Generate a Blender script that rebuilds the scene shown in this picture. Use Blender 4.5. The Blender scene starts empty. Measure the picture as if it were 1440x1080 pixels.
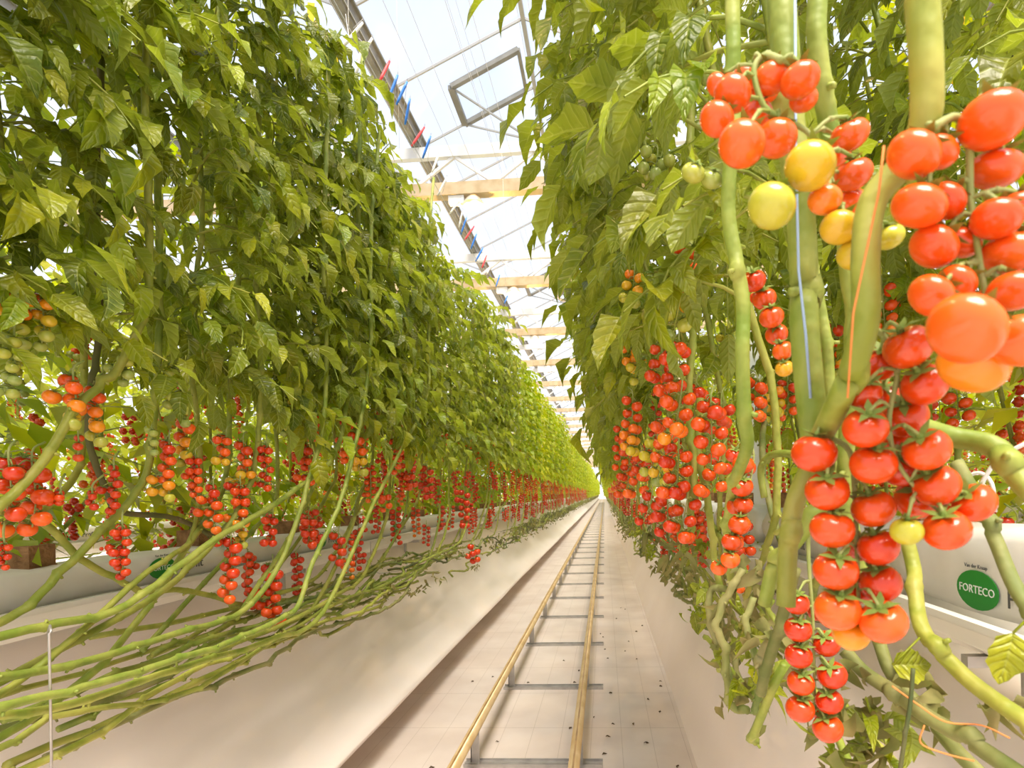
import bpy, math, random
from mathutils import Vector, Matrix, Euler
random.seed(7)
S = bpy.context.scene
COL = S.collection
PI = math.pi

# ---------------------------------------------------------------- camera
F = 760.0
VPX, VPY = 850.0, 693.0
HC = 1.25
YAW, ROLL = math.radians(3.5), math.radians(-1.5)
cam_d = bpy.data.cameras.new('camera')
cam = bpy.data.objects.new('camera', cam_d)
COL.objects.link(cam)
RM = (Matrix.Rotation(YAW, 3, 'Z') @ Matrix.Rotation(math.radians(90), 3, 'X') @ Matrix.Rotation(ROLL, 3, 'Z'))
cam.matrix_world = Matrix.Translation((0, 0, HC)) @ RM.to_4x4()
_d = RM.transposed() @ Vector((0, 1, 0))
CX = VPX - F * _d.x / -_d.z
CY = VPY + F * _d.y / -_d.z
cam_d.sensor_width = 36
cam_d.sensor_fit = 'HORIZONTAL'
cam_d.lens = F / 1440 * 36
cam_d.shift_x = (720 - CX) / 1440
cam_d.shift_y = (CY - 540) / 1440
cam_d.clip_start = 0.03
cam_d.clip_end = 400
cam_d.dof.use_dof = True
cam_d.dof.focus_distance = 1.6
cam_d.dof.aperture_fstop = 9.0
S.camera = cam

def ray(px, py):
    v = RM @ Vector(((px - CX) / F, -(py - CY) / F, -1))
    return v
O = Vector((0, 0, HC))
def atY(px, py, Y):
    v = ray(px, py)
    return O + v * (Y / v.y)
def atX(px, py, X):
    v = ray(px, py)
    return O + v * (X / v.x)
def atZ(px, py, Z):
    v = ray(px, py)
    return O + v * ((Z - HC) / v.z)

# ---------------------------------------------------------------- world, sun, exposure
w = bpy.data.worlds.new('world'); S.world = w
w.use_nodes = True
nt = w.node_tree; nt.nodes.clear()
out = nt.nodes.new('ShaderNodeOutputWorld'); bg = nt.nodes.new('ShaderNodeBackground')
tc = nt.nodes.new('ShaderNodeTexCoord'); sp = nt.nodes.new('ShaderNodeSeparateXYZ')
rmp = nt.nodes.new('ShaderNodeValToRGB')
nz = nt.nodes.new('ShaderNodeTexNoise'); nz.inputs['Scale'].default_value = 1.6; nz.inputs['Detail'].default_value = 4
mx = nt.nodes.new('ShaderNodeMath'); mx.operation = 'MULTIPLY_ADD'; mx.inputs[1].default_value = 0.35; 
rmp.color_ramp.elements[0].position = 0.1; rmp.color_ramp.elements[0].color = (0.95, 0.95, 0.96, 1)
rmp.color_ramp.elements[1].position = 0.95; rmp.color_ramp.elements[1].color = (0.72, 0.78, 0.97, 1)
L = nt.links.new
L(tc.outputs['Generated'], sp.inputs[0]); L(tc.outputs['Generated'], nz.inputs['Vector'])
L(nz.outputs['Fac'], mx.inputs[0]); L(sp.outputs['Z'], mx.inputs[2]); L(mx.outputs[0], rmp.inputs[0])
L(rmp.outputs[0], bg.inputs[0]); L(bg.outputs[0], out.inputs[0])
bg.inputs[1].default_value = 0.97
sun_d = bpy.data.lights.new('sun', 'SUN'); sun = bpy.data.objects.new('sun', sun_d); COL.objects.link(sun)
sun_d.energy = 6.0; sun_d.angle = math.radians(35); sun_d.color = (1.0, 0.88, 0.74)
sun_dir = Vector((0.15, -0.42, 0.9))
sun.rotation_euler = sun_dir.to_track_quat('Z', 'Y').to_euler()
S.view_settings.view_transform = 'Standard'; S.view_settings.look = 'None'
S.view_settings.gamma = 1; S.view_settings.use_curve_mapping = False
S.view_settings.exposure = 0.55
S.cycles.max_bounces = 8; S.cycles.transparent_max_bounces = 24
S.cycles.diffuse_bounces = 5; S.cycles.transmission_bounces = 4; S.cycles.glossy_bounces = 2
S.cycles.sample_clamp_indirect = 6

# ---------------------------------------------------------------- materials
def mat(name, col, rough=0.6, spec=0.4, vary=None, scale=8.0, trans=0, metal=0, bump=0, emis=None, objvar=0, back=None, veins=False):
    m = bpy.data.materials.new(name); m.use_nodes = True
    n = m.node_tree.nodes; l = m.node_tree.links.new
    b = n['Principled BSDF']; o = n['Material Output']
    b.inputs['Roughness'].default_value = rough
    b.inputs['Specular IOR Level'].default_value = spec
    b.inputs['Metallic'].default_value = metal
    cs = None
    rgb = n.new('ShaderNodeRGB'); rgb.outputs[0].default_value = (*col, 1); cs = rgb.outputs[0]
    t = n.new('ShaderNodeTexCoord')
    if vary:
        no = n.new('ShaderNodeTexNoise'); no.inputs['Scale'].default_value = scale; no.inputs['Detail'].default_value = 5
        l(t.outputs['Object'], no.inputs['Vector'])
        r = n.new('ShaderNodeMapRange'); r.inputs[1].default_value = 0.38; r.inputs[2].default_value = 0.66
        l(no.outputs['Fac'], r.inputs[0])
        mi = n.new('ShaderNodeMix'); mi.data_type = 'RGBA'
        l(r.outputs[0], mi.inputs[0]); l(cs, mi.inputs[6]); mi.inputs[7].default_value = (*vary, 1)
        cs = mi.outputs[2]
    if objvar:
        oi = n.new('ShaderNodeObjectInfo'); hs = n.new('ShaderNodeHueSaturation')
        mr = n.new('ShaderNodeMapRange'); mr.inputs[3].default_value = 1 - objvar; mr.inputs[4].default_value = 1 + objvar
        l(oi.outputs['Random'], mr.inputs[0]); l(mr.outputs[0], hs.inputs['Value'])
        wn = n.new('ShaderNodeTexWhiteNoise'); wn.noise_dimensions = '1D'; l(oi.outputs['Random'], wn.inputs['W'])
        mh = n.new('ShaderNodeMapRange'); mh.inputs[3].default_value = 0.475; mh.inputs[4].default_value = 0.515
        l(wn.outputs['Value'], mh.inputs[0]); l(mh.outputs[0], hs.inputs['Hue'])
        l(cs, hs.inputs['Color']); cs = hs.outputs[0]
    if back:
        ge = n.new('ShaderNodeNewGeometry'); mb = n.new('ShaderNodeMix'); mb.data_type = 'RGBA'
        l(ge.outputs['Backfacing'], mb.inputs[0]); l(cs, mb.inputs[6]); mb.inputs[7].default_value = (*back, 1)
        cs = mb.outputs[2]
    if veins:
        def mt(op, a_, b_=None, c_=None):
            q_ = n.new('ShaderNodeMath'); q_.operation = op
            for i_, v_ in enumerate((a_, b_, c_)):
                if v_ is None: continue
                if isinstance(v_, (int, float)): q_.inputs[i_].default_value = v_
                else: l(v_, q_.inputs[i_])
            return q_.outputs[0]
        at = n.new('ShaderNodeAttribute'); at.attribute_name = 'leafpos'; sx = n.new('ShaderNodeSeparateXYZ'); l(at.outputs['Vector'], sx.inputs[0])
        ax_ = mt('ABSOLUTE', sx.outputs[0])
        mid = mt('LESS_THAN', ax_, 0.07)
        ph = mt('MULTIPLY_ADD', sx.outputs[1], 6.0, mt('MULTIPLY', ax_, -1.3))
        pp = mt('PINGPONG', ph, 0.5)                       # 0 on a side vein, 0.5 between
        sv = mt('LESS_THAN', pp, 0.055)
        v = mt('MULTIPLY', mt('MAXIMUM', mid, sv), sx.outputs[2])
        mv = n.new('ShaderNodeMix'); mv.data_type = 'RGBA'
        l(mt('MULTIPLY', v, 0.45), mv.inputs[0]); l(cs, mv.inputs[6]); mv.inputs[7].default_value = (0.46, 0.50, 0.12, 1); cs = mv.outputs[2]
        hgt = mt('ADD', mt('MULTIPLY', mt('MINIMUM', pp, 0.3), sx.outputs[2]), mt('MULTIPLY', mt('MINIMUM', ax_, 0.25), 1.2))
        no2 = n.new('ShaderNodeTexNoise'); no2.inputs['Scale'].default_value = 90; l(t.outputs['Object'], no2.inputs['Vector'])
        hg2 = mt('MULTIPLY_ADD', no2.outputs['Fac'], 0.35, hgt)
        bp = n.new('ShaderNodeBump'); bp.inputs['Strength'].default_value = 0.9; bp.inputs['Distance'].default_value = 0.006
        l(hg2, bp.inputs['Height']); l(bp.outputs[0], b.inputs['Normal'])
    l(cs, b.inputs['Base Color'])
    if bump:
        nb = n.new('ShaderNodeTexNoise'); nb.inputs['Scale'].default_value = scale * 2; l(t.outputs['Object'], nb.inputs['Vector'])
        bp = n.new('ShaderNodeBump'); bp.inputs['Strength'].default_value = bump; bp.inputs['Distance'].default_value = 0.02
        l(nb.outputs['Fac'], bp.inputs['Height']); l(bp.outputs[0], b.inputs['Normal'])
    if trans:
        tr = n.new('ShaderNodeBsdfTranslucent'); ms = n.new('ShaderNodeMixShader'); ms.inputs[0].default_value = trans
        hs2 = n.new('ShaderNodeHueSaturation'); hs2.inputs['Saturation'].default_value = 1.1; hs2.inputs['Value'].default_value = 1.5
        l(cs, hs2.inputs['Color']); l(hs2.outputs[0], tr.inputs[0])
        l(b.outputs[0], ms.inputs[1]); l(tr.outputs[0], ms.inputs[2]); l(ms.outputs[0], o.inputs[0])
    if emis:
        b.inputs['Emission Color'].default_value = (*emis[0], 1); b.inputs['Emission Strength'].default_value = emis[1]
    return m

M = {}
M['leaf'] = mat('leaf_green', (0.155, 0.21, 0.007), 0.36, 0.5, (0.33, 0.37, 0.018), 14, 0.42, objvar=0.42, back=(0.29, 0.34, 0.045), veins=True)
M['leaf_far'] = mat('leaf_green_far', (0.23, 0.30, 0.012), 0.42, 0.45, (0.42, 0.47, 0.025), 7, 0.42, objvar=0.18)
M['dry'] = mat('withered_leaf', (0.20, 0.21, 0.06), 0.8, 0.2, (0.30, 0.25, 0.10), 20, 0.2)
M['stem'] = mat('stem_green', (0.20, 0.26, 0.03), 0.5, 0.4, (0.36, 0.37, 0.07), 18, 0.0, bump=0.3, objvar=0.12)
M['stem_old'] = mat('stem_old', (0.15, 0.19, 0.045), 0.6, 0.3, (0.32, 0.30, 0.11), 14, 0.0, bump=0.4, objvar=0.15)
M['stem_dark'] = mat('stem_dark', (0.08, 0.10, 0.03), 0.7, 0.3, (0.15, 0.13, 0.05), 14, 0.0, objvar=0.2)
M['calyx'] = mat('calyx_green', (0.16, 0.24, 0.04), 0.6, 0.3, (0.25, 0.3, 0.06), 60)
M['rachis'] = mat('rachis_green', (0.36, 0.38, 0.13), 0.55, 0.3, (0.25, 0.32, 0.07), 40)
M['film'] = mat('white_film', (0.92, 0.83, 0.78), 0.45, 0.35, (0.88, 0.78, 0.72), 1.6, bump=0.25)  # film is white; peach tint puts part of the warm light into its colour
M['slab'] = mat('slab_film', (0.84, 0.81, 0.76), 0.4, 0.4, (0.74, 0.70, 0.62), 5, bump=0.3)
M['gutter'] = mat('white_gutter', (0.80, 0.78, 0.72), 0.4, 0.4, (0.70, 0.67, 0.58), 2)
M['coir'] = mat('brown_coir', (0.34, 0.19, 0.09), 0.9, 0.1, (0.20, 0.11, 0.05), 30, bump=0.6)
M['galv'] = mat('galvanised_steel', (0.52, 0.50, 0.47), 0.45, 0.5, (0.38, 0.36, 0.34), 12, metal=0.6)
M['alu'] = mat('aluminium_white', (0.72, 0.73, 0.74), 0.45, 0.5, (0.62, 0.63, 0.65), 3)
M['bargrey'] = mat('glazing_bar_grey', (0.30, 0.31, 0.32), 0.5, 0.5)
M['tan'] = mat('folded_screen_lamp_tint', (0.55, 0.43, 0.28), 0.6, 0.3, (0.45, 0.34, 0.2), 6)  # folded screen; the brown-gold of reflected lamp light is put into its colour
M['rail'] = mat('rail_yellowed_white', (0.72, 0.55, 0.30), 0.35, 0.5, (0.60, 0.42, 0.20), 9, metal=0.25)
M['railtop'] = mat('rail_worn_top', (0.50, 0.30, 0.12), 0.35, 0.5, (0.35, 0.2, 0.08), 12, metal=0.3)
M['wire'] = mat('thin_wire', (0.55, 0.55, 0.56), 0.4, 0.5, metal=0.3)
M['string'] = mat('white_string', (0.75, 0.74, 0.70), 0.8, 0.1)
M['bluestring'] = mat('blue_string', (0.35, 0.48, 0.68), 0.7, 0.2)
M['redstring'] = mat('orange_string', (0.85, 0.28, 0.08), 0.7, 0.2)
M['red'] = mat('red_plastic', (0.85, 0.06, 0.07), 0.4, 0.5)
M['blue'] = mat('blue_plastic', (0.04, 0.22, 0.75), 0.4, 0.5)
M['whitep'] = mat('white_plastic', (0.88, 0.86, 0.8), 0.4, 0.5)
M['yellow'] = mat('yellow_card', (0.90, 0.66, 0.03), 0.4, 0.4, trans=0.3)
M['dark'] = mat('dark_debris', (0.10, 0.07, 0.04), 0.9, 0.1)
M['logo'] = mat('logo_green', (0.02, 0.26, 0.03), 0.5, 0.3)
M['print'] = mat('print_grey', (0.10, 0.10, 0.10), 0.6, 0.2)
M['printw'] = mat('print_white', (0.85, 0.87, 0.82), 0.6, 0.2)
M['printg'] = mat('print_grey_green', (0.25, 0.42, 0.34), 0.6, 0.2)
M['bulb'] = mat('lamp_glow', (1, 0.8, 0.4), 0.4, 0.2, emis=((1.0, 0.66, 0.24), 3.5))
M['roofgrey'] = mat('roof_steel_grey', (0.21, 0.21, 0.20), 0.5, 0.4, (0.15, 0.15, 0.14), 4)
M['fan'] = mat('fan_grey', (0.30, 0.27, 0.24), 0.5, 0.5)
M['reflector'] = mat('lamp_reflector', (0.8, 0.75, 0.62), 0.3, 0.6, metal=0.5)

def tomato_mat():
    m = bpy.data.materials.new('tomato_skin'); m.use_nodes = True
    n = m.node_tree.nodes; l = m.node_tree.links.new; b = n['Principled BSDF']
    a = n.new('ShaderNodeAttribute'); a.attribute_name = 'ripe'
    r = n.new('ShaderNodeValToRGB'); e = r.color_ramp.elements
    e[0].position = 0; e[0].color = (0.33, 0.40, 0.09, 1)
    e[1].position = 1; e[1].color = (0.64, 0.035, 0.003, 1)
    x = e.new(0.25); x.color = (0.58, 0.52, 0.03, 1)
    x = e.new(0.45); x.color = (0.86, 0.36, 0.012, 1)
    x = e.new(0.65); x.color = (0.93, 0.135, 0.010, 1)
    x = e.new(0.85); x.color = (0.78, 0.085, 0.005, 1)
    oi = n.new('ShaderNodeObjectInfo'); mr = n.new('ShaderNodeMapRange'); mr.inputs[3].default_value = -0.06; mr.inputs[4].default_value = 0.06
    l(oi.outputs['Random'], mr.inputs[0]); ad = n.new('ShaderNodeMath'); l(a.outputs['Fac'], ad.inputs[0]); l(mr.outputs[0], ad.inputs[1])
    l(ad.outputs[0], r.inputs[0]); l(r.outputs[0], b.inputs['Base Color'])
    b.inputs['Roughness'].default_value = 0.22; b.inputs['Specular IOR Level'].default_value = 0.5
    b.inputs['Coat Weight'].default_value = 0.25; b.inputs['Coat Roughness'].default_value = 0.12
    b.inputs['Subsurface Weight'].default_value = 0.0
    return m
M['tomato'] = tomato_mat()

def floor_mat():
    # woven ground cover: cream, thin dark marking lines along and across
    m = bpy.data.materials.new('ground_cover'); m.use_nodes = True
    n = m.node_tree.nodes; l = m.node_tree.links.new; b = n['Principled BSDF']
    t = n.new('ShaderNodeTexCoord'); s = n.new('ShaderNodeSeparateXYZ'); l(t.outputs['Object'], s.inputs[0])
    def lines(sock, step, wd, off):
        a = n.new('ShaderNodeMath'); a.operation = 'ADD'; a.inputs[1].default_value = off; l(sock, a.inputs[0])
        p = n.new('ShaderNodeMath'); p.operation = 'PINGPONG'; p.inputs[1].default_value = step / 2; l(a.outputs[0], p.inputs[0])
        c = n.new('ShaderNodeMath'); c.operation = 'LESS_THAN'; c.inputs[1].default_value = wd; l(p.outputs[0], c.inputs[0])
        return c.outputs[0]
    a = lines(s.outputs['X'], 0.155, 0.0012, 0.10); c = lines(s.outputs['Y'], 0.50, 0.0022, 0.12)
    mxx = n.new('ShaderNodeMath'); mxx.operation = 'MAXIMUM'; l(a, mxx.inputs[0]); l(c, mxx.inputs[1])
    no = n.new('ShaderNodeTexNoise'); no.inputs['Scale'].default_value = 3; no.inputs['Detail'].default_value = 6; l(t.outputs['Object'], no.inputs['Vector'])
    mu = n.new('ShaderNodeMath'); mu.operation = 'MULTIPLY'; mu.inputs[1].default_value = 0.42; l(mxx.outputs[0], mu.inputs[0])
    rr = n.new('ShaderNodeValToRGB'); rr.color_ramp.elements[0].color = (0.60, 0.51, 0.45, 1); rr.color_ramp.elements[0].position = 0.35
    rr.color_ramp.elements[1].color = (0.68, 0.60, 0.54, 1); rr.color_ramp.elements[1].position = 0.65
    l(no.outputs['Fac'], rr.inputs[0])
    mi = n.new('ShaderNodeMix'); mi.data_type = 'RGBA'; l(mu.outputs[0], mi.inputs[0]); l(rr.outputs[0], mi.inputs[6]); mi.inputs[7].default_value = (0.25, 0.19, 0.14, 1)
    l(mi.outputs[2], b.inputs['Base Color']); b.inputs['Roughness'].default_value = 0.6
    return m
M['floor'] = floor_mat()
def glass_mat():
    m = bpy.data.materials.new('roof_glass'); m.use_nodes = True
    n = m.node_tree.nodes; l = m.node_tree.links.new; n.remove(n['Principled BSDF'])
    tr = n.new('ShaderNodeBsdfTransparent'); tr.inputs[0].default_value = (0.95, 0.97, 0.98, 1)
    gl = n.new('ShaderNodeBsdfGlossy'); gl.inputs['Roughness'].default_value = 0.08
    
    ms = n.new('ShaderNodeMixShader'); ms.inputs[0].default_value = 0.035; l(tr.outputs[0], ms.inputs[1]); l(gl.outputs[0], ms.inputs[2])
    l(ms.outputs[0], n['Material Output'].inputs[0]); return m
M['glass'] = glass_mat()

# ---------------------------------------------------------------- mesh building
class MB:
    def __init__(s): s.l = {}; s.v = []; s.f = []; s.m = []; s.r = []; s.cur = 0; s.ripe = 0.0
    def add(s, vs, fs, mi=None):
        b = len(s.v); s.v += [tuple(p) for p in vs]; s.r += [s.ripe] * len(vs)
        s.f += [tuple(b + i for i in f) for f in fs]; s.m += [s.cur if mi is None else mi] * len(fs)
    def mesh(s, name, mats, smooth=True):
        me = bpy.data.meshes.new(name); me.from_pydata(s.v, [], s.f)
        for k in mats: me.materials.append(M[k])
        if len(mats) > 1: me.polygons.foreach_set('material_index', s.m)
        if 'tomato' in mats:
            a = me.attributes.new('ripe', 'FLOAT', 'POINT'); a.data.foreach_set('value', s.r)
        if s.l:
            buf = [0.0]*(3*len(s.v))
            for i_, (a_, b_, c_) in s.l.items(): buf[3*i_] = a_; buf[3*i_+1] = b_; buf[3*i_+2] = c_
            at = me.attributes.new('leafpos', 'FLOAT_VECTOR', 'POINT'); at.data.foreach_set('vector', buf)
        me.polygons.foreach_set('use_smooth', [smooth] * len(s.f))
        me.update(); return me
    def box(s, a, b, mi=None, rot=None, c=None):
        x0, y0, z0 = a; x1, y1, z1 = b
        vs = [Vector(p) for p in ((x0,y0,z0),(x1,y0,z0),(x1,y1,z0),(x0,y1,z0),(x0,y0,z1),(x1,y0,z1),(x1,y1,z1),(x0,y1,z1))]
        if rot is not None: vs = [rot @ p for p in vs]
        if c is not None: vs = [p + Vector(c) for p in vs]
        s.add(vs, [(0,3,2,1),(4,5,6,7),(0,1,5,4),(1,2,6,5),(2,3,7,6),(3,0,4,7)], mi)
    def bar(s, p, q, wx, wz, mi=None):
        p = Vector(p); q = Vector(q); d = (q - p); ln = d.length; d.normalize()
        up = Vector((0,0,1)) if abs(d.z) < 0.95 else Vector((1,0,0))
        sx = d.cross(up).normalized(); uz = sx.cross(d)
        vs = []
        for e in (p, q):
            for (i, j) in ((-1,-1),(1,-1),(1,1),(-1,1)): vs.append(e + sx * (i * wx / 2) + uz * (j * wz / 2))
        s.add(vs, [(0,3,2,1),(4,5,6,7),(0,1,5,4),(1,2,6,5),(2,3,7,6),(3,0,4,7)], mi)
    def tube(s, pts, rad, n=6, mi=None, cap=True):
        pts = [Vector(p) for p in pts]; k = len(pts)
        if not isinstance(rad, (list, tuple)): rad = [rad] * k
        t0 = (pts[1] - pts[0]).normalized()
        up = Vector((0,0,1)) if abs(t0.z) < 0.9 else Vector((0,1,0))
        nr = t0.cross(up).normalized(); vs = []; fs = []
        for i in range(k):
            t = (pts[min(i+1,k-1)] - pts[max(i-1,0)]).normalized()
            nr = (nr - t * nr.dot(t)).normalized(); bn = t.cross(nr)
            for j in range(n):
                a = 2 * PI * j / n; vs.append(pts[i] + (nr * math.cos(a) + bn * math.sin(a)) * rad[i])
        for i in range(k-1):
            for j in range(n):
                a = i*n + j; b = i*n + (j+1) % n; fs.append((a, b, b+n, a+n))
        if cap: fs.append(tuple(range(n-1,-1,-1))); fs.append(tuple((k-1)*n + j for j in range(n)))
        s.add(vs, fs, mi)

def ordinal(n): return {1:'first',2:'second',3:'third'}.get(n, f'{n}th')
def obj(name, me, parent=None, loc=(0,0,0), rot=None, scale=None, **props):
    o = bpy.data.objects.new(name, me); COL.objects.link(o)
    if parent: o.parent = parent
    o.location = loc
    if rot is not None:
        if isinstance(rot, (tuple, list, Euler)): o.rotation_euler = rot
        else: o.rotation_euler = rot.to_euler()
    if scale is not None: o.scale = (scale,)*3 if not isinstance(scale, (tuple, list)) else scale
    for k, v in props.items(): o[k] = v
    return o
def thing(name, label, cat, loc=(0,0,0), rotz=0, group=None):
    o = obj(name, None, None, loc, (0,0,rotz)); o['label'] = label; o['category'] = cat
    o.empty_display_size = 0.05
    if group: o['group'] = group
    return o
R = random.uniform

def smooth_path(pts, n):
    """Catmull-Rom through pts, n samples per span"""
    P = [Vector(p) for p in pts]; P = [P[0]*2-P[1]] + P + [P[-1]*2-P[-2]]; o = []
    for i in range(1, len(P)-2):
        a,b,c,d = P[i-1:i+3]
        for k in range(n):
            t = k/n
            o.append(0.5*((2*b)+(c-a)*t+(2*a-5*b+4*c-d)*t*t+(3*b-a-3*c+d)*t**3))
    o.append(P[-2]); return o

# ================================================================= SETTING
def grid_strip(profile, y0, y1, ny, jit=0.0, sd=1):
    rnd = random.Random(sd); m = MB(); k = len(profile); vs = []
    for i in range(ny+1):
        y = y0 + (y1-y0) * (i/ny)**1.8
        for j, (x, z) in enumerate(profile):
            q = jit if 0 < j < k-1 else jit*0.3
            wob = math.sin(y*2.1+j*1.3)*q*0.5 + math.sin(y*0.7+j)*q*0.6
            vs.append((x + wob, y, z + rnd.uniform(-q,q)*0.25 + wob*0.3))
    fs = [(i*k+j, i*k+j+1, (i+1)*k+j+1, (i+1)*k+j) for i in range(ny) for j in range(k-1)]
    m.add(vs, fs); return m
LEFT_EDGE, LEFT_EZ = -0.99, 0.21
m = MB(); m.add([(-30,-3,0),(30,-3,0),(30,125,0),(-30,125,0)], [(0,1,2,3)])
obj('floor', m.mesh('floor', ['floor'], False), kind='structure')
# raised film bank at the left: a smooth curtain from the gutter to an overhanging lip
prof = [(-2.6,0.62),(-2.2,0.70),(-1.85,0.86),(-1.66,0.90),(-1.58,0.86),(-1.52,0.77),(-1.45,0.62),(-1.35,0.47),(-1.27,0.36),(-1.18,0.28),(-1.10,0.225),(-1.08,0.205),(-1.085,0.19),(-1.13,0.18),(-1.35,0.17),(-1.44,0.12),(-1.45,0.0)]
obj('floor_film_bank', grid_strip(prof, -1.5, 115, 90, 0.012, 3).mesh('film_left', ['film']), kind='structure')
prof = [(0.385,0.001),(0.40,0.03),(0.43,0.10),(0.47,0.22),(0.51,0.36),(0.55,0.50),(0.59,0.62),(0.65,0.74),(0.75,0.82),(1.2,0.84),(1.6,0.8)]
obj('floor_film_bank', grid_strip(prof, -1.5, 115, 90, 0.012, 5).mesh('film_right', ['film']), kind='structure')
# film lanes beyond the neighbouring rows
for x0, x1 in ((-6.5,-2.6),(1.6,6.5)):
    m = MB(); m.add([(x0,-2,0.03),(x1,-2,0.03),(x1,115,0.03),(x0,115,0.03)], [(0,1,2,3)])
    obj('floor_lane', m.mesh('floor_lane', ['film'], False), kind='structure')

# growing gutters + slabs -------------------------------------------------
def gutter(x, zt, wd, label, y0, y1):
    m = MB(); h = 0.085; lip = 0.02
    pr = [(-wd/2-lip, zt-0.012),(-wd/2-lip, zt),(-wd/2, zt),(-wd/2+0.01, zt-0.05),(-wd*0.2, zt-h),(wd*0.2, zt-h),(wd/2-0.01, zt-0.05),(wd/2, zt),(wd/2+lip, zt),(wd/2+lip, zt-0.012)]
    vs = []; k = len(pr)
    for y in (y0, y1):
        for (a, b) in pr: vs.append((x+a, y, b))
        for (a, b) in pr: vs.append((x+a*0.97, y, b-0.004))
    fs = []
    for j in range(k-1): fs.append((j, j+1, 2*k+j+1, 2*k+j)); fs.append((k+j+1, k+j, 3*k+j, 3*k+j+1))
    m.add(vs, fs)
    t = thing('growing_gutter', label, 'gutter', (0,0,0))
    obj('channel', m.mesh('channel', ['gutter'], False), t)
    return t
GL = gutter(-1.55, 1.00, 0.24, 'long white metal growing gutter under the slabs of the row beyond the ledge', -1.5, 112)
GR = gutter(0.74, 1.02, 0.24, 'long white metal growing gutter under the slabs beside the big ripe tomatoes', -1.5, 112)
gutter(-3.75, 1.00, 0.24, 'white growing gutter of the second row behind the ledge row', -1.5, 60)
gutter(2.95, 1.00, 0.24, 'white growing gutter of the second row behind the big ripe tomatoes', -1.5, 60)
def legs(t, x, zt, ys):
    m = MB(); m.bar((0,0,0),(0,0,zt-0.09),0.018,0.018); m.bar((-0.11,0,zt-0.085),(0.11,0,zt-0.085),0.018,0.02)
    me = m.mesh('gutter_bracket', ['galv'], False)
    for y in ys: obj('bracket', me, t, (x, y, 0))
legs(GL, -1.55, 1.0, [0.9+1.6*i for i in range(20)]); legs(GR, 0.74, 1.02, [1.0+1.6*i for i in range(20)])

# slab mesh: soft pillow bag with flat sealed ends
def slab_mesh(Lg=0.98, wd=0.17, h=0.105):
    m = MB(); ny = 12; na = 12; vs = []
    for i in range(ny+1):
        t = i/ny; y = -Lg/2 + Lg*t
        e = min(1, (min(t, 1-t)/0.05 + 0.15)) ** 0.5
        for j in range(na):
            a = 2*PI*j/na; ca, sa = math.cos(a), math.sin(a)
            X = math.copysign(abs(ca)**0.45, ca)*wd/2*(0.92+0.08*e); Z = math.copysign(abs(sa)**0.5, sa)*h/2*e
            vs.append((X, y, h/2 + Z*(1+0.04*math.sin(t*17+j)) ))
    fs = [(i*na+j, i*na+(j+1)%na, (i+1)*na+(j+1)%na, (i+1)*na+j) for i in range(ny) for j in range(na)]
    fs += [tuple(range(na))[::-1], tuple(ny*na+j for j in range(na))]
    m.add(vs, fs); return m.mesh('growing_slab', ['slab'])
slab_me = slab_mesh(); slab_tall = slab_mesh(0.98, 0.17, 0.165)
def text_curve(s, size, matk):
    c = bpy.data.curves.new('lettering', 'FONT'); c.body = s; c.size = size; c.align_x = 'CENTER'; c.align_y = 'CENTER'
    c.extrude = 0.0004; c.resolution_u = 2; c.materials.append(M[matk]); return c
TX = {'FORTECO': text_curve('FORTECO', 0.0205, 'printw'), 'Profit': text_curve('Profit', 0.046, 'print'), 'vdk': text_curve('Van der Knaap', 0.010, 'print'),
      'www': text_curve('coir growing slab', 0.008, 'printg')}
def ell(wd, h):
    m = MB(); n = 24; vs = [(math.cos(2*PI*i/n)*wd/2, math.sin(2*PI*i/n)*h/2, 0.0004) for i in range(n)] + [(math.cos(2*PI*i/n)*wd/2, math.sin(2*PI*i/n)*h/2, -0.001) for i in range(n)]
    m.add(vs, [tuple(range(n))] + [(i, n+i, n+(i+1)%n, (i+1)%n) for i in range(n)]); return m.mesh('logo_oval', ['logo'], False)
oval_me = ell(0.108, 0.070)
def place_slab(x, y, z, face, label, group, detail):
    s = obj('growing_slab', slab_tall if group == 'slabs of the row beside the red clusters' else slab_me, None, (x, y, z), (0,0,R(-.01,.01))); s['label'] = label; s['category'] = 'growing slab'
    if group: s['group'] = group
    if detail:
        rz = PI/2 if face > 0 else -PI/2
        rot = (PI/2, 0, rz); xx = face*0.0865
        fy = 1 if face > 0 else -1
        for off, k, dz in ((0.0, None, 0.052), (0.0, 'FORTECO', 0.052), (0.0, 'vdk', 0.094), (0.125, 'Profit', 0.050)):
            yy = detail + off*fy
            if k is None: obj('printed_oval', oval_me, s, (xx, yy, dz), rot)
            else: obj('lettering', TX[k], s, (xx + face*0.001, yy, dz), rot)
    return s

# slabs at the left row (facing +X) and right row (facing -X)
cub = MB(); cub.box((-0.042,-0.042,0),(0.042,0.042,0.065)); cub.box((-0.044,-0.044,0.0),(0.044,0.044,0.010))
vs = cub.mesh('coir_cube', ['coir'], False)
cw = MB(); cw.box((-0.054,-0.054,0.008),(0.054,0.054,0.05)); cwm = cw.mesh('sleeve', ['slab'], False)
pos = ['first slab from the camera', 'second slab from the camera', 'third slab from the camera', 'fourth slab from the camera', 'fifth slab from the camera', 'sixth slab from the camera']
def add_cube(x, y, z, label, group):
    c = obj('coir_cube', vs, None, (x, y, z), (0,0,R(-.2,.2))); c['label'] = label; c['category'] = 'coir cube'; c['group'] = group
    return c
for i in range(26):
    y = 0.55 + i*1.0
    place_slab(-1.55, y, 1.0-0.012, 1, f'white printed bag in the gutter beyond the ledge, {pos[i]}' if i < 6 else 'white growing slab further along the gutter beyond the ledge', 'slabs of the row beyond the ledge', 0.15 if i < 10 else None)
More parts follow.
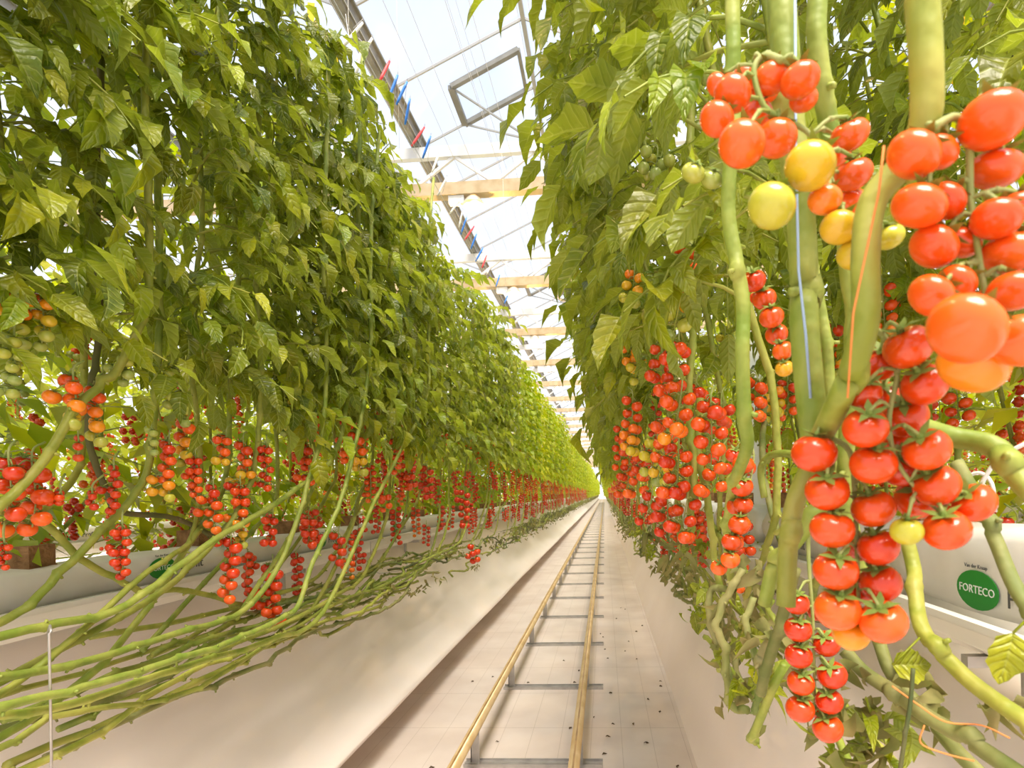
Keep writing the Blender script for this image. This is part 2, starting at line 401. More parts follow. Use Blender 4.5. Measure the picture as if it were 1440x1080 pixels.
for i in range(20):
    y = 0.83 + i*1.0
    place_slab(0.74, y, 1.02-0.012, -1, f'white printed bag behind the hanging red clusters, {pos[i]}' if i < 6 else 'white growing slab further along the gutter behind the red clusters', 'slabs of the row beside the red clusters', 0.17 if i < 6 else None)
for i in range(12):
    place_slab(-3.75, i*1.0+0.4, 1.0, 1, 'white growing slab in the second row behind the ledge row', 'slabs of the second row behind the ledge', 0.1 if i < 5 else None)
for i in range(8):
    place_slab(2.95, i*1.0+1.4, 1.0, -1, 'white growing slab in the second row behind the big tomatoes', 'slabs of the second row behind the red clusters', None)
for i in range(14):
    add_cube(-1.56+R(-.02,.02), 1.35+i*0.62, 1.085, f'{ordinal(i+1)} small brown coir cube from the camera on the slabs beyond the ledge', 'coir cubes beyond the ledge')
for i in range(8):
    add_cube(0.76+R(-.02,.02), 1.3+i*0.55, 1.165, f'{ordinal(i+1)} small brown coir cube from the camera on the slabs behind the red clusters', 'coir cubes behind the red clusters')

# ---------------------------------------------------------------- pipe rail track
track = thing('pipe_rail_track', 'pipe rail track of two yellowed tubes on steel cross bars down the aisle', 'rail track')
XL, XR, ZR = -0.632, -0.150, 0.165
for x in (XL, XR):
    m = MB(); m.tube([(x,0.3,ZR),(x,30,ZR),(x,108,ZR)], 0.0235, 12)
    r = obj('rail', m.mesh('rail', ['rail']), track)
    m = MB(); m.box((x-0.004,0.3,ZR+0.021),(x+0.004,108,ZR+0.0245)); obj('worn_line', m.mesh('worn_line', ['railtop'], False), r)
m = MB(); x0, x1 = XL-0.05, XR+0.11
m.box((x0,-0.03,0.0),(x1,0.03,0.006)); m.box((x0,-0.03,0.006),(x1,-0.026,0.016)); m.box((x0,0.026,0.006),(x1,0.03,0.016)); m.box((x0,-0.006,0.006),(x1,0.006,0.012))
slp = m.mesh('cross_bar', ['galv'], False)
m = MB(); m.box((-0.020,-0.004,0.006),(0.020,0.004,ZR-0.018)); m.box((-0.020,-0.004,0.006),(-0.016,0.03,ZR-0.03)); m.box((-0.02,-0.022,0.006),(0.02,0.022,0.011)); m.box((-0.016,-0.02,ZR-0.026),(0.016,0.02,ZR-0.018))
brm = m.mesh('bracket', ['galv'], False)
for i in range(70):
    y = 1.5 + i*0.985
    s = obj('cross_bar', slp, track, (0, y, 0), (0,0,R(-.01,.01)))
    if i < 35:
        obj('bracket', brm, s, (XL, 0, 0)); obj('bracket', brm, s, (XR, 0, 0))
# fallen bits on the floor: dark dry scraps
for i in range(46):
    if i < 30: x, y = R(-0.1,0.34), 1.9 + abs(random.gauss(0,1))*2.2
    else: x, y = R(-0.95,-0.2), 1.9 + abs(random.gauss(0,1))*2.0
    m = MB(); a = R(0,PI); l_ = R(0.006,0.014)
    m.tube([(-l_,0,0.002),(-l_*0.3,0.004,0.006),(l_*0.4,-0.003,0.005),(l_,0.002,0.002)], [0.001,R(.002,.005),R(.002,.005),0.001], 4)
    o = obj('plant_scrap', m.mesh('scrap', ['dark']), None, (x,y,0.001), (0,0,a)); o['category'] = 'scrap'; o['group'] = 'dry scraps on the floor'
    o['label'] = 'tiny dark dry plant scrap lying on the pale floor beside the rails'

# ================================================================= ROOF
ceil = obj('ceiling', None, kind='structure')
ZG, ZRD = HC+6.05, HC+6.95
def pane_mesh(x0, z0, x1, z1, y0, y1):
    m = MB(); d = Vector((x1-x0,0,z1-z0)).normalized(); nrm = Vector((-d.z,0,d.x))*0.003
    p = [Vector(q) for q in ((x0,y0,z0),(x1,y0,z1),(x1,y1,z1),(x0,y1,z0))]
    m.add([q+nrm for q in p]+[q-nrm for q in p], [(0,1,2,3),(7,6,5,4),(0,4,5,1),(1,5,6,2),(2,6,7,3),(3,7,4,0)])
    return m.mesh('pane', ['glass'], False)
spans = [-11,-7,-3,1,5,9]
BAR = 1.33
for sx in spans[:-1]:
    near = sx in (-3,)
    n = 30 if near else (12 if sx in (-7,1) else 4)
    step = BAR if near else (BAR*3 if sx in (-7,1) else BAR*12)
    for (xa,za,xb,zb) in ((sx,ZG,sx+2,ZRD),(sx+2,ZRD,sx+4,ZG)):
        d = Vector((xb-xa,0,zb-za)).normalized()
        pm = pane_mesh(xa,za,xb,zb,0.02,step-0.02)
        bm_ = MB(); bm_.bar((xa,0,za-0.02),(xb,0,zb-0.02),0.022,0.035); bme = bm_.mesh('glazing_bar',['bargrey'],False)
        y = -1.5
        for i in range(n):
            obj('pane', pm, ceil, (0,y,0)); obj('glazing_bar', bme, ceil, (0,y,0)); y += step
        if y < 100:   # the rest of the slope beyond
            pm2 = pane_mesh(xa,za,xb,zb,y,112); obj('pane', pm2, ceil)
            b2 = MB()
            while y < 100: b2.bar((xa,y,za-0.02),(xb,y,zb-0.02),0.03,0.045); y += BAR*2
            obj('glazing_bar', b2.mesh('bars', ['bargrey'], False), ceil, kind='stuff')
for sx in spans:
    m = MB(); m.box((sx-0.09,-2,ZG-0.16),(sx+0.09,112,ZG-0.02)); m.box((sx-0.13,-2,ZG-0.03),(sx+0.13,112,ZG)); m.box((sx-0.06,-2,ZG-0.20),(sx+0.06,112,ZG-0.16))
    obj('ceiling_gutter', m.mesh('roof_gutter', ['roofgrey'], False), kind='structure')
for sx in spans[:-1]:
    m = MB(); m.box((sx+1.97,-2,ZRD-0.07),(sx+2.03,112,ZRD)); obj('ceiling_ridge', m.mesh('roof_ridge', ['bargrey'], False), kind='structure')
# opened vent flap above the aisle: frame traced in depth from its corners
def frame_vent(y0, y1, x_in, z_in, x_out, z_out):
    v = thing('roof_vent', 'opened rectangular roof vent frame with thin diagonal stays above the aisle' if y0 < 9 else 'opened roof vent frame further down the roof beyond the first lattice truss', 'roof vent')
    for nm, p, q, wd in (('frame_side',(x_in,y0,z_in),(x_out,y0,z_out),0.075),('frame_side',(x_in,y1,z_in),(x_out,y1,z_out),0.075),('frame_bottom',(x_out,y0,z_out),(x_out,y1,z_out),0.10),('hinge_bar',(x_in,y0,z_in),(x_in,y1,z_in),0.05)):
        m = MB(); m.bar(p,q,wd,0.07); obj(nm, m.mesh(nm,['roofgrey'],False), v)
    m = MB(); m.bar((x_out,y0,z_out),(x_in+.1,y1+0.2,z_in-0.75),0.025,0.025); obj('stay', m.mesh('stay',['bargrey'],False), v)
    m = MB(); m.bar((x_out,y1,z_out),(x_in+.3,y1+0.1,z_in-0.85),0.025,0.025); obj('stay', m.mesh('stay',['bargrey'],False), v)
    m = MB(); m.add([(x_in,y0+.04,z_in),(x_out,y0+.04,z_out),(x_out,y1-.04,z_out),(x_in,y1-.04,z_in)], [(0,1,2,3)]); obj('pane', m.mesh('vent_pane',['glass'],False), v)
_A = atY(648,104,6.6); _C = atY(672,162,7.6)
frame_vent(8.3, 9.15, -1.15, HC+6.88, -2.22, HC+6.38)
frame_vent(16.3, 17.2, -1.15, HC+6.88, -2.22, HC+6.38)
# lattice trusses across
ZT, ZB = HC+5.75, HC+5.12
def truss(y, idx, x0=-11, x1=9):
    t = obj('ceiling_truss', None, None, (0,y,0)); t['kind'] = 'structure'
    m = MB(); m.box((x0,-0.05,ZT-0.09),(x1,0.05,ZT+0.09)); obj('top_chord', m.mesh('top_chord',['alu'],False), t)
    m = MB(); m.box((x0,-0.07,ZB-0.10),(x1,0.07,ZB+0.10)); m.box((x0,-0.09,ZB-0.115),(x1,0.09,ZB-0.10)); obj('bottom_chord', m.mesh('bottom_chord',['tan'],False), t)
    if idx < 8:
        x = x0; up = True
        while x < x1-0.1:
            m = MB(); a, b = (ZB+0.1, ZT-0.09) if up else (ZT-0.09, ZB+0.1)
            m.bar((x,0,a),(x+0.62,0,b),0.05,0.05); obj('lattice_bar', m.mesh('lattice_bar',['alu'],False), t); x += 0.667; up = not up
TY = [8.9+4.0*i for i in range(25)]
for i, y in enumerate(TY): truss(y, i)
truss(4.9-0.0, 0, -11, -4.2) if False else None
# screen wires along the house, under the chords
m = MB()
for x in (-5.1,-4.2,-3.6,-2.75,-2.6,-2.2,-1.95,-1.55,-1.3,-0.6,0.2,1.2,2.2): m.tube([(x,-1,ZB+0.14),(x,110,ZB+0.14)],0.0035,4)
for x in (-1.7,-1.6,-0.9,-0.75): m.tube([(x,-1,ZT+0.1),(x,110,ZT+0.1)],0.003,4)
o = obj('screen_wire', m.mesh('screen_wires', ['wire']), None, kind='stuff'); o['label'] = 'thin steel wires stretched along the glasshouse under the roof'; o['category'] = 'wire'
def add_wire(x, z, lab):
    m = MB(); m.tube([(x,-1,z),(x,110,z)],0.0025,4); o = obj('crop_wire', m.mesh('crop_wire',['wire']), None); o['label'] = lab; o['category'] = 'wire'
add_wire(-1.22, 3.62, 'thin crop wire over the row beyond the ledge holding coloured hooks')
add_wire(0.05, 3.75, 'thin crop wire over the row with the big ripe tomatoes')
# grow lamps under the trusses
def lamp(x, y, lab, grp, em):
    t = thing('grow_lamp', lab, 'lamp', (x, y, ZB-0.12), 0, grp)
    m = MB(); m.box((-0.34,-0.06,-0.12),(-0.08,0.06,0.0)); obj('housing', m.mesh('housing',['alu'],False), t)
    m = MB(); k = 12; vs_ = []
    for i in range(5):
        u = i/4; rr = 0.05+0.11*u**0.6
        for j in range(k): vs_.append((0.07+math.cos(2*PI*j/k)*rr*1.1, math.sin(2*PI*j/k)*rr, 0.0-0.13*u))
    m.add(vs_, [(i*k+j, i*k+(j+1)%k, (i+1)*k+(j+1)%k, (i+1)*k+j) for i in range(4) for j in range(k)]); obj('reflector', m.mesh('reflector',['reflector']), t)
    m = MB(); m.tube([(-0.10,0,-0.16),(-0.04,0,-0.16),(0.16,0,-0.16),(0.24,0,-0.16)],[0.025,0.06,0.06,0.02],12); obj('bulb', m.mesh('bulb',['bulb']), t)
    if em:
        ld = bpy.data.lights.new('lamp_light','POINT'); ld.energy = em; ld.color = (1.0,0.62,0.25); ld.shadow_soft_size = 0.05
        lo = bpy.data.objects.new('lamp_light', ld); COL.objects.link(lo); lo.parent = t; lo.location = (0.05,0,-0.32)
ordn = ['first','second','third','fourth','fifth','sixth']
for i, y in enumerate(TY[:12]):
    lamp(-2.12, y, f'glowing grow lamp under the {ordn[i]} lattice truss over the aisle' if i < 4 else 'small far grow lamp glowing in the distant roof over the aisle', None if i < 4 else 'distant grow lamps', 75 if i < 5 else 0)
lamp(1.9, 4.9, 'grow lamp glowing through the leaves over the big ripe tomatoes', None, 120)
lamp(4.6, 8.9, 'grow lamp glowing behind leaves above the tomatoes beside the thick stem', None, 120)
lamp(-2.2, 0.9, 'grow lamp over the near aisle', None, 120)
# ventilator fan
ft = thing('circulation_fan', 'round grey circulation fan hanging under the roof beside the leaves', 'fan', tuple(atY(797,405,12.9)))
m = MB(); k = 24; vs_ = []
for (rr, yy) in ((0.30,-0.08),(0.31,-0.08),(0.31,0.08),(0.30,0.08)):
    for j in range(k): vs_.append((math.cos(2*PI*j/k)*rr, yy, math.sin(2*PI*j/k)*rr))
m.add(vs_, [(i*k+j, i*k+(j+1)%k, ((i+1)%4)*k+(j+1)%k, ((i+1)%4)*k+j) for i in range(4) for j in range(k)]); obj('ring', m.mesh('ring',['fan']), ft)
m = MB(); m.tube([(0,-0.09,0),(0,0.09,0)],0.08,12); obj('hub', m.mesh('hub',['fan']), ft)
for b in range(5):
    a = 2*PI*b/5; m = MB(); c, s_ = math.cos(a), math.sin(a)
    def q(r_, w_, yy): return (c*r_ - s_*w_, yy, s_*r_ + c*w_)
    m.add([q(.07,-.03,-.03),q(.28,-.07,-.04),q(.28,.07,.04),q(.07,.03,.03)], [(0,1,2,3)]); obj('blade', m.mesh('blade',['fan'],False), ft)
m = MB(); m.bar((0,0,0.3),(0,0,max(0.4, ZB-0.11-ft.location.z)),0.03,0.03); obj('hanger', m.mesh('hanger',['galv'],False), ft)
# end wall
m = MB(); m.box((-30,112,0),(30,112.2,2.2)); obj('wall_end', m.mesh('wall_end',['whitep'],False), kind='structure')
m = MB()
for i in range(-12,13): m.box((i*2-0.04,112,2.2),(i*2+0.04,112.1,8))
for z in (4,6,8): m.box((-30,112,z),(30,112.1,z+0.08))
obj('window_end', m.mesh('wall_end_frame',['alu'],False), kind='structure')
m = MB(); m.add([(-30,112.05,2.2),(30,112.05,2.2),(30,112.05,8),(-30,112.05,8)],[(0,1,2,3)]); obj('window_end_glass', m.mesh('endglass',['glass'],False), kind='structure')
# roof columns far along the gutter line
m = MB(); m.box((-0.06,-0.06,0),(0.06,0.06,ZG)); cm = m.mesh('column',['alu'],False)
for i, y in enumerate(TY[:12]):
    if i < 1: obj('trim_column', cm, None, (0.95,y-5.4,0), kind='structure')

# ================================================================= LEAVES
def leaflet(m, p0, d, nrm, Ln, Wd, curl, fold, n=6, ser=0.12, mi=None, rnd=random):
    d = d.normalized(); side = d.cross(nrm).normalized(); nrm = side.cross(d)
    vs = []; tw = rnd.uniform(-.25,.25)
    for i in range(n+1):
        t = i/n
        wv = Wd * (math.sin(PI*min(1,(t**0.72)))**0.85 if 0 < t < 1 else 0.02)
        if 0 < i < n: wv *= 1 + (ser if i % 2 else -ser)
        c = p0 + d*(Ln*(t - 0.18*curl*t*t)) - nrm*(Ln*curl*t*t*0.55)
        lift = fold*wv + 0.35*wv*math.sin(t*7+tw*9)
        vs += [c - side*wv*0.5 + nrm*lift*0.5 + nrm*tw*wv*t, c, c + side*wv*0.5 + nrm*lift*0.5 - nrm*tw*wv*t]
    fs = []
    for i in range(n):
        a = i*3; fs += [(a,a+1,a+4,a+3),(a+1,a+2,a+5,a+4)]
    b0 = len(m.v)
    for i in range(n+1):
        for j in (0,1,2): m.l[b0+i*3+j] = (j-1.0, i/n, 1.0)
    m.add(vs, fs, mi)
def leaflet_low(m, p0, d, nrm, Ln, Wd, curl, mi=None):
    d = d.normalized(); side = d.cross(nrm).normalized(); nrm = side.cross(d)
    a = p0; b = p0 + d*Ln*0.4 - side*Wd*0.5 + nrm*Wd*0.1; c = p0 + d*Ln*0.4 + side*Wd*0.5 + nrm*Wd*0.1
    e = p0 + d*Ln*0.95 - nrm*Ln*curl*0.45; h = p0 + d*Ln*0.5 - nrm*Ln*0.03
    m.add([a,b,e,c,h], [(0,4,1),(0,3,4),(1,4,2),(3,2,4)], mi)
def compound(m, M4, Lr, rnd, hi=True, stem_mi=1):
    """a compound tomato leaf along +Y of M4, drooping"""
    dr = rnd.uniform(0.10, 0.45); up = rnd.uniform(0.05, 0.4); bend = rnd.uniform(-.2,.2)
    def P(s): return Vector((bend*s*s*Lr, Lr*s*(1-0.15*s), Lr*(up*s - (dr+up)*s*s)))
    def W(v): return M4 @ v
    R3 = M4.to_3x3()
    if hi: m.tube([W(P(s/5)) for s in range(6)], [0.0038*(1-0.13*s) for s in range(6)], 5, stem_mi, False)
    else: m.tube([W(P(s/2)) for s in range(3)], [0.003,0.002,0.001], 3, stem_mi, False)
    ss = [0.26,0.42,0.58,0.76,1.0] if hi else [0.30,0.52,0.76,1.0]
    for s in ss:
        T = (P(min(1,s+0.02)) - P(s-0.05)).normalized()
        sides = (0,) if s == 1.0 else (-1,1)
        for sd in sides:
            ang = rnd.uniform(0.75,1.25)*sd
            dv = (Matrix.Rotation(-ang,3,'Z') @ T) if sd else T
            dv = dv + Vector((0,0,rnd.uniform(-.30,.10)))
            nr = Vector((rnd.uniform(-.35,.35),rnd.uniform(-.35,.35),1))
            ln = Lr*(rnd.uniform(0.24,0.33) if s > 0.4 else rnd.uniform(0.15,0.25)); 
            if s == 1.0: ln *= 1.2
            st = P(s) + dv.normalized()*ln*0.12
            if hi: leaflet(m, W(st), R3@dv, R3@nr, ln, ln*rnd.uniform(.38,.50), rnd.uniform(.2,1.3), rnd.uniform(.1,.9), 7, 0.09, 0, rnd)
            else: leaflet_low(m, W(st), R3@dv, R3@nr, ln*1.1, ln*0.62, rnd.uniform(.1,.8), 0)
            if hi and s in (0.42,0.58,0.76) and rnd.random()<0.5:
                leaflet(m, W(P(s-0.1)), R3@dv, R3@nr, ln*0.35, ln*0.22, 0.3, 0.2, 3, 0.0, 0, rnd)
leaf_me = []
for i in range(12):
    rnd = random.Random(100+i); m = MB(); compound(m, Matrix.Identity(4), rnd.uniform(.25,.33), rnd)
    leaf_me.append(m.mesh('leaf', ['leaf','stem']))
def leaf_matrix(loc, az, el, rl, sc=1):
    return Matrix.Translation(loc) @ Matrix.Rotation(az,4,'Z') @ Matrix.Rotation(el,4,'X') @ Matrix.Rotation(rl,4,'Y') @ Matrix.Scale(sc,4)

Z_LEAF0, Z_TOP = 1.60, 3.12
def foliage_mesh(seed, n, hi, z0=Z_LEAF0, z1=Z_TOP, aisle=1):
    rnd = random.Random(seed); m = MB()
    for i in range(n):
        z = z0 + (z1-z0)*(i+rnd.random())/n
        az = rnd.uniform(-PI, PI)
        # +X is the aisle side in local space (azimuth -90deg looks to +X)
        if rnd.random() < 0.45: az = -PI/2*aisle + rnd.uniform(-.9,.9)
        compound(m, leaf_matrix((rnd.uniform(-.02,.02),rnd.uniform(-.05,.05),z), az, rnd.uniform(-.35,.35), rnd.uniform(-.4,.4), rnd.uniform(.9,1.2)), .28, rnd, hi)
    return m
FOL = [foliage_mesh(200+i, 44, False).mesh('foliage', ['leaf_far','stem']) for i in range(6)]

# ================================================================= TOMATOES
def tomato_geo(m, c, r, axis, ripe, nu=16, nv=10, mi=0):
    m.ripe = ripe; q = Vector(axis).to_track_quat('Z','Y').to_matrix(); c = Vector(c); vs = []
    for i in range(1, nv):
        th = PI*i/nv
        rr = math.sin(th); zz = math.cos(th)*0.93
        dim = math.exp(-(th/0.42)**2)*0.20
        for j in range(nu):
            a = 2*PI*j/nu; vs.append(c + q @ Vector((rr*math.cos(a), rr*math.sin(a), zz-dim))*r)
    vs.append(c + q @ Vector((0,0,0.72))*r); vs.append(c + q @ Vector((0,0,-0.93))*r)
    k = len(vs)-2; fs = []
    for i in range(nv-2):
        for j in range(nu): fs.append((i*nu+j, (i+1)*nu+j, (i+1)*nu+(j+1)%nu, i*nu+(j+1)%nu))
    for j in range(nu): fs.append((k, j, (j+1)%nu)); fs.append((k+1, (nv-2)*nu+(j+1)%nu, (nv-2)*nu+j))
    m.add(vs, fs, mi); m.ripe = 0
def low_tomato(m, c, r, ripe, mi=0):
    m.ripe = ripe; vs = []; c = Vector(c)
    for th in (0.75, PI/2, 2.4):
        for j in range(6):
            a = 2*PI*j/6+th; vs.append(c + Vector((math.sin(th)*math.cos(a), math.sin(th)*math.sin(a), math.cos(th)))*r)
    vs += [c+Vector((0,0,r)), c-Vector((0,0,r))]
    fs = [(i*6+j, (i+1)*6+j, (i+1)*6+(j+1)%6, i*6+(j+1)%6) for i in range(2) for j in range(6)] + [(18,j,(j+1)%6) for j in range(6)] + [(19,12+(j+1)%6,12+j) for j in range(6)]
    m.add(vs, fs, mi); m.ripe = 0
def octa(m, c, r, ripe, mi=0):
    m.ripe = ripe; x,y,z = c
    m.add([(x+r,y,z),(x,y+r,z),(x-r,y,z),(x,y-r,z),(x,y,z+r),(x,y,z-r)], [(0,1,4),(1,2,4),(2,3,4),(3,0,4),(1,0,5),(2,1,5),(3,2,5),(0,3,5)], mi); m.ripe = 0
def calyx_geo(m, c, r, axis, mi=0, n=5):
    q = Vector(axis).to_track_quat('Z','Y').to_matrix(); c = Vector(c)
    a0 = random.uniform(0, 2)
    for k in range(n):
        a = a0 + 2*PI*k/n; ca, sa = math.cos(a), math.sin(a); wv = 0.19*r
        L1 = r*random.uniform(.8,1.1); lift = r*random.uniform(.05,.40)
        def p(rad, wd, z): return c + q @ Vector((ca*rad - sa*wd, sa*rad + ca*wd, z))
        m.add([p(0,-wv*.5,.80*r), p(0,wv*.5,.80*r), p(L1*.45,wv,.96*r), p(L1*.45,-wv,.96*r), p(L1, 0, .80*r+lift)], [(0,1,2,3),(3,2,4)], mi)
    m.tube([c+q@Vector((0,0,.74*r)), c+q@Vector((0,0,.92*r)), c+q@Vector((0,0,1.05*r))],[r*.17,r*.14,r*.09],6,mi)
UNIT = {}
NR = 14
for i in range(NR):
    m = MB(); tomato_geo(m, (0,0,0), 1.0, (0,0,1), i/(NR-1), 20, 12); UNIT[i] = m.mesh('tomato', ['tomato'])
CAL = []
for i in range(4):
    m = MB(); calyx_geo(m, (0,0,0), 1.0, (0,0,1)); CAL.append(m.mesh('calyx', ['calyx'], False))
def put_tomato(parent, base, c, r, axis, ripe, zs=1.0):
    q = Vector(axis).to_track_quat('Z','Y') 
    q = q.to_matrix() @ Matrix.Rotation(R(0,6),3,'Z')
    k = max(0, min(NR-1, round(ripe*(NR-1))))
    obj('tomato', UNIT[k], parent, Vector(c)-base, q.to_euler(), (r*R(.97,1.03), r*R(.97,1.03), r*zs))
    obj('calyx', random.choice(CAL), parent, Vector(c)-base, q.to_euler(), (r, r, r*zs))

def truss_obj(plant, pbase, rach, toms, r_rach, tilt=0.25, zs=1.0, bias=(0,0,0)):
    """rach: list of 3D pts; toms: list (c, r, ripe). individual tomatoes as sub-parts"""
    pts = smooth_path(rach, 4); m = MB()
    base = Vector(rach[0])
    m.tube([p-base for p in pts], [r_rach*(1-0.5*i/len(pts)) for i in range(len(pts))], 7)
    data = []
    for (c, r, ripe) in toms:
        c = Vector(c)
        # attach point: rachis point closest to a spot just above the fruit
        want = c + Vector((0,0,1.1*r)); a = min(pts, key=lambda p: (p-want).length)
        ax = ((a-c).normalized()*0.6 + Vector((0,0,0.9)) + (O-c).normalized()*tilt*random.uniform(.5,1.5) + Vector(bias)).normalized()
        top = c + ax*r*1.03*zs
        mid = (top + a)/2 + Vector((0,0,r*0.35))
        if (top-a).length > r*0.2 and (top-a).length < r*5:
            pp = smooth_path([a-base, mid-base, top-base], 3)
            m.tube(pp, [r_rach*0.55]*len(pp), 5)
            kk = pp[len(pp)//2]; m.tube([kk-Vector((0,0,.0)), kk+(pp[-1]-kk)*0.25],[r_rach*.85,r_rach*.7],5)
        data.append((c, r, ax, ripe))
    t = obj('truss', m.mesh('truss', ['rachis']), plant, base-pbase)
    for c, r, ax, ripe in data: put_tomato(t, base, c, r, ax, ripe, zs)
    return t
def chain_layout(p0, p1, r, dbl, rt, rb, sag=0.0, jit=0.2, rnd=random):
    """tomatoes along a hanging chain from p0 to p1"""
    p0 = Vector(p0); p1 = Vector(p1); d = p1-p0; ln = d.length; d.normalize()
    side = d.cross(Vector((0.5,1,0))).normalized(); dep = d.cross(side).normalized()
    step = r*(1.75 if not dbl else 1.05); n = max(2, int(ln/step)); toms = []
    for i in range(n):
        t = (i+0.5)/n; c = p0 + d*ln*t
        sd = 1 if i % 2 else -1
        off = r*(1.12 if dbl else 0.55)
        c = c + side*sd*off + dep*rnd.uniform(-.5,.5)*r + Vector((rnd.uniform(-1,1),rnd.uniform(-1,1),rnd.uniform(-1,1)))*r*jit*0.5
        if dbl and rnd.random() < 0.3: toms.append((c + dep*1.9*r, r*.95, rt+(rb-rt)*t**1.4))
        tt = t**1.5
        toms.append((c, r*rnd.uniform(.9,1.06)*(1-0.08*t), max(0,min(1, rt+(rb-rt)*tt+rnd.uniform(-.05,.05)))))
    mid = (p0+p1)/2 - dep*r*0.3
    rach = [p0 + Vector((rnd.uniform(-.02,.02),0.02,0.035)), p0 + Vector((0,0,0.012)), mid, p1 + Vector((0,0,r*0.8))]
    return rach, toms
def truss_joined(rnd, n, r, dbl, rt, rb, low=True):
    m = MB(); ln = n*r*(1.05 if dbl else 1.75)
    rach, toms = chain_layout((0,0,0),(rnd.uniform(-.02,.02),rnd.uniform(-.02,.02),-ln), r, dbl, rt, rb, rnd=rnd)
    m.tube(rach, 0.0025, 4, 1)
    for c, rr, ripe in toms:
        if low: low_tomato(m, c, rr, ripe)
        else:
            tomato_geo(m, c, rr, (0,0,1), ripe, 10, 6); calyx_geo(m, c, rr, (0,0,1), 1, 4)
    return m
# shared joined trusses for middle distance
TJ = []
for i in range(14):
    rnd = random.Random(300+i); k = i/13
    rt = 1.0 if k < .7 else rnd.uniform(.0,.9); rb = rt - (0 if k < .35 else rnd.uniform(.3,.95)); rb = max(0, rb)
    TJ.append((rt, rb, truss_joined(rnd, rnd.randint(9,14), 0.0155, rnd.random()<.75, rt, rb, False).mesh('truss', ['tomato','rachis'])))
TJ_ripe = [t for t in TJ if t[1] > .8]; TJ_half = [t for t in TJ if t[0] > .8 and t[1] <= .8]; TJ_green = []
for i in range(4):
    rnd = random.Random(350+i); TJ_green.append((0,0,truss_joined(rnd, rnd.randint(8,12), 0.0135, True, 0.12, 0.0, False).mesh('truss', ['tomato','rachis'])))

# ================================================================= STEMS
def knobby(m, pts, rad, n=7, mi=0, node=0.11, rnd=random, stubs=True, zig=0.7):
    """tube with swollen nodes, tiny kinks and leaf scars"""
    P = [Vector(p) for p in pts]; out = [P[0]]; rr = [rad]; acc = 0; nxt = node*rnd.uniform(.6,1.2); k = 0
    scars = []
    for i in range(1, len(P)):
        acc += (P[i]-P[i-1]).length
        if acc >= nxt:
            acc = 0; nxt = node*rnd.uniform(.7,1.3)
            t = (P[i]-P[i-1]).normalized(); off = Vector((rnd.uniform(-1,1),rnd.uniform(-1,1),rnd.uniform(-1,1)))*rad*zig
            out += [P[i]-t*rad*0.9+off*.6, P[i]+off, P[i]+t*rad*0.9+off*.6]; rr += [rad*1.04, rad*1.24, rad*1.04]
            if stubs:
                sd = t.cross(Vector((rnd.uniform(-1,1),rnd.uniform(-1,1),rnd.uniform(-1,1)))).normalized()
                scars.append((P[i]+off, sd, t))
        else: out.append(P[i]); rr.append(rad)
    m.tube(out, rr, n, mi)
    for c, sd, t in scars:
        m.tube([c+sd*rad*0.7, c+sd*rad*1.9+t*rad*0.3],[rad*.42,rad*.34],5,mi)
def stem_points(x, y, side, rnd, z_top=3.15, lean=0.0, run=2.2, zb=0.80, xb=None, z_bend=1.35, sgn=-1):
    """hanging stem that turns and runs along the row; side=+1: aisle is at +x"""
    xb = x if xb is None else xb
    P = [(x+lean*(z_top-1.3), y, z_top)]
    z = z_top-0.35
    while z > z_bend: P.append((x+lean*(z-1.3)+rnd.uniform(-.025,.025), y+rnd.uniform(-.03,.03), z)); z -= 0.35
    P.append((x+rnd.uniform(-.01,.02)*side, y+sgn*0.06, z_bend-0.1))
    P.append(((x+xb)/2+.02*side, y+sgn*0.28, (z_bend+zb)/2+0.02))
    P.append((xb, y+sgn*0.62, zb+0.05))
    s = 0.95
    while s < run: P.append((xb+rnd.uniform(-.05,.05), y+sgn*s, zb+rnd.uniform(-.035,.03))); s += 0.35
    return P
used = 0
def place_leaves(plant, base, x, y, lean, aisle, n, z0, z1, rnd, keep=None):
    for i in range(n):
        z = z0 + (z1-z0)*(i+rnd.random())/n
        az = rnd.uniform(-PI, PI)
        if rnd.random() < 0.55: az = -PI/2*aisle + rnd.uniform(-1.0,1.0)
        loc = Vector((x+lean*(z-1.3), y+rnd.uniform(-.03,.03), z))
        if keep and not keep(loc, az): continue
        obj('leaf', rnd.choice(leaf_me), plant, loc-base, (Matrix.Rotation(az,3,'Z')@Matrix.Rotation(rnd.uniform(-.35,.35),3,'X')@Matrix.Rotation(rnd.uniform(-.4,.4),3,'Y')).to_euler(), rnd.uniform(.85,1.2))
PLANTS = {'L': [], 'R': []}
LLX, RLX = -1.23, 0.34
R_LEAN = -0.17
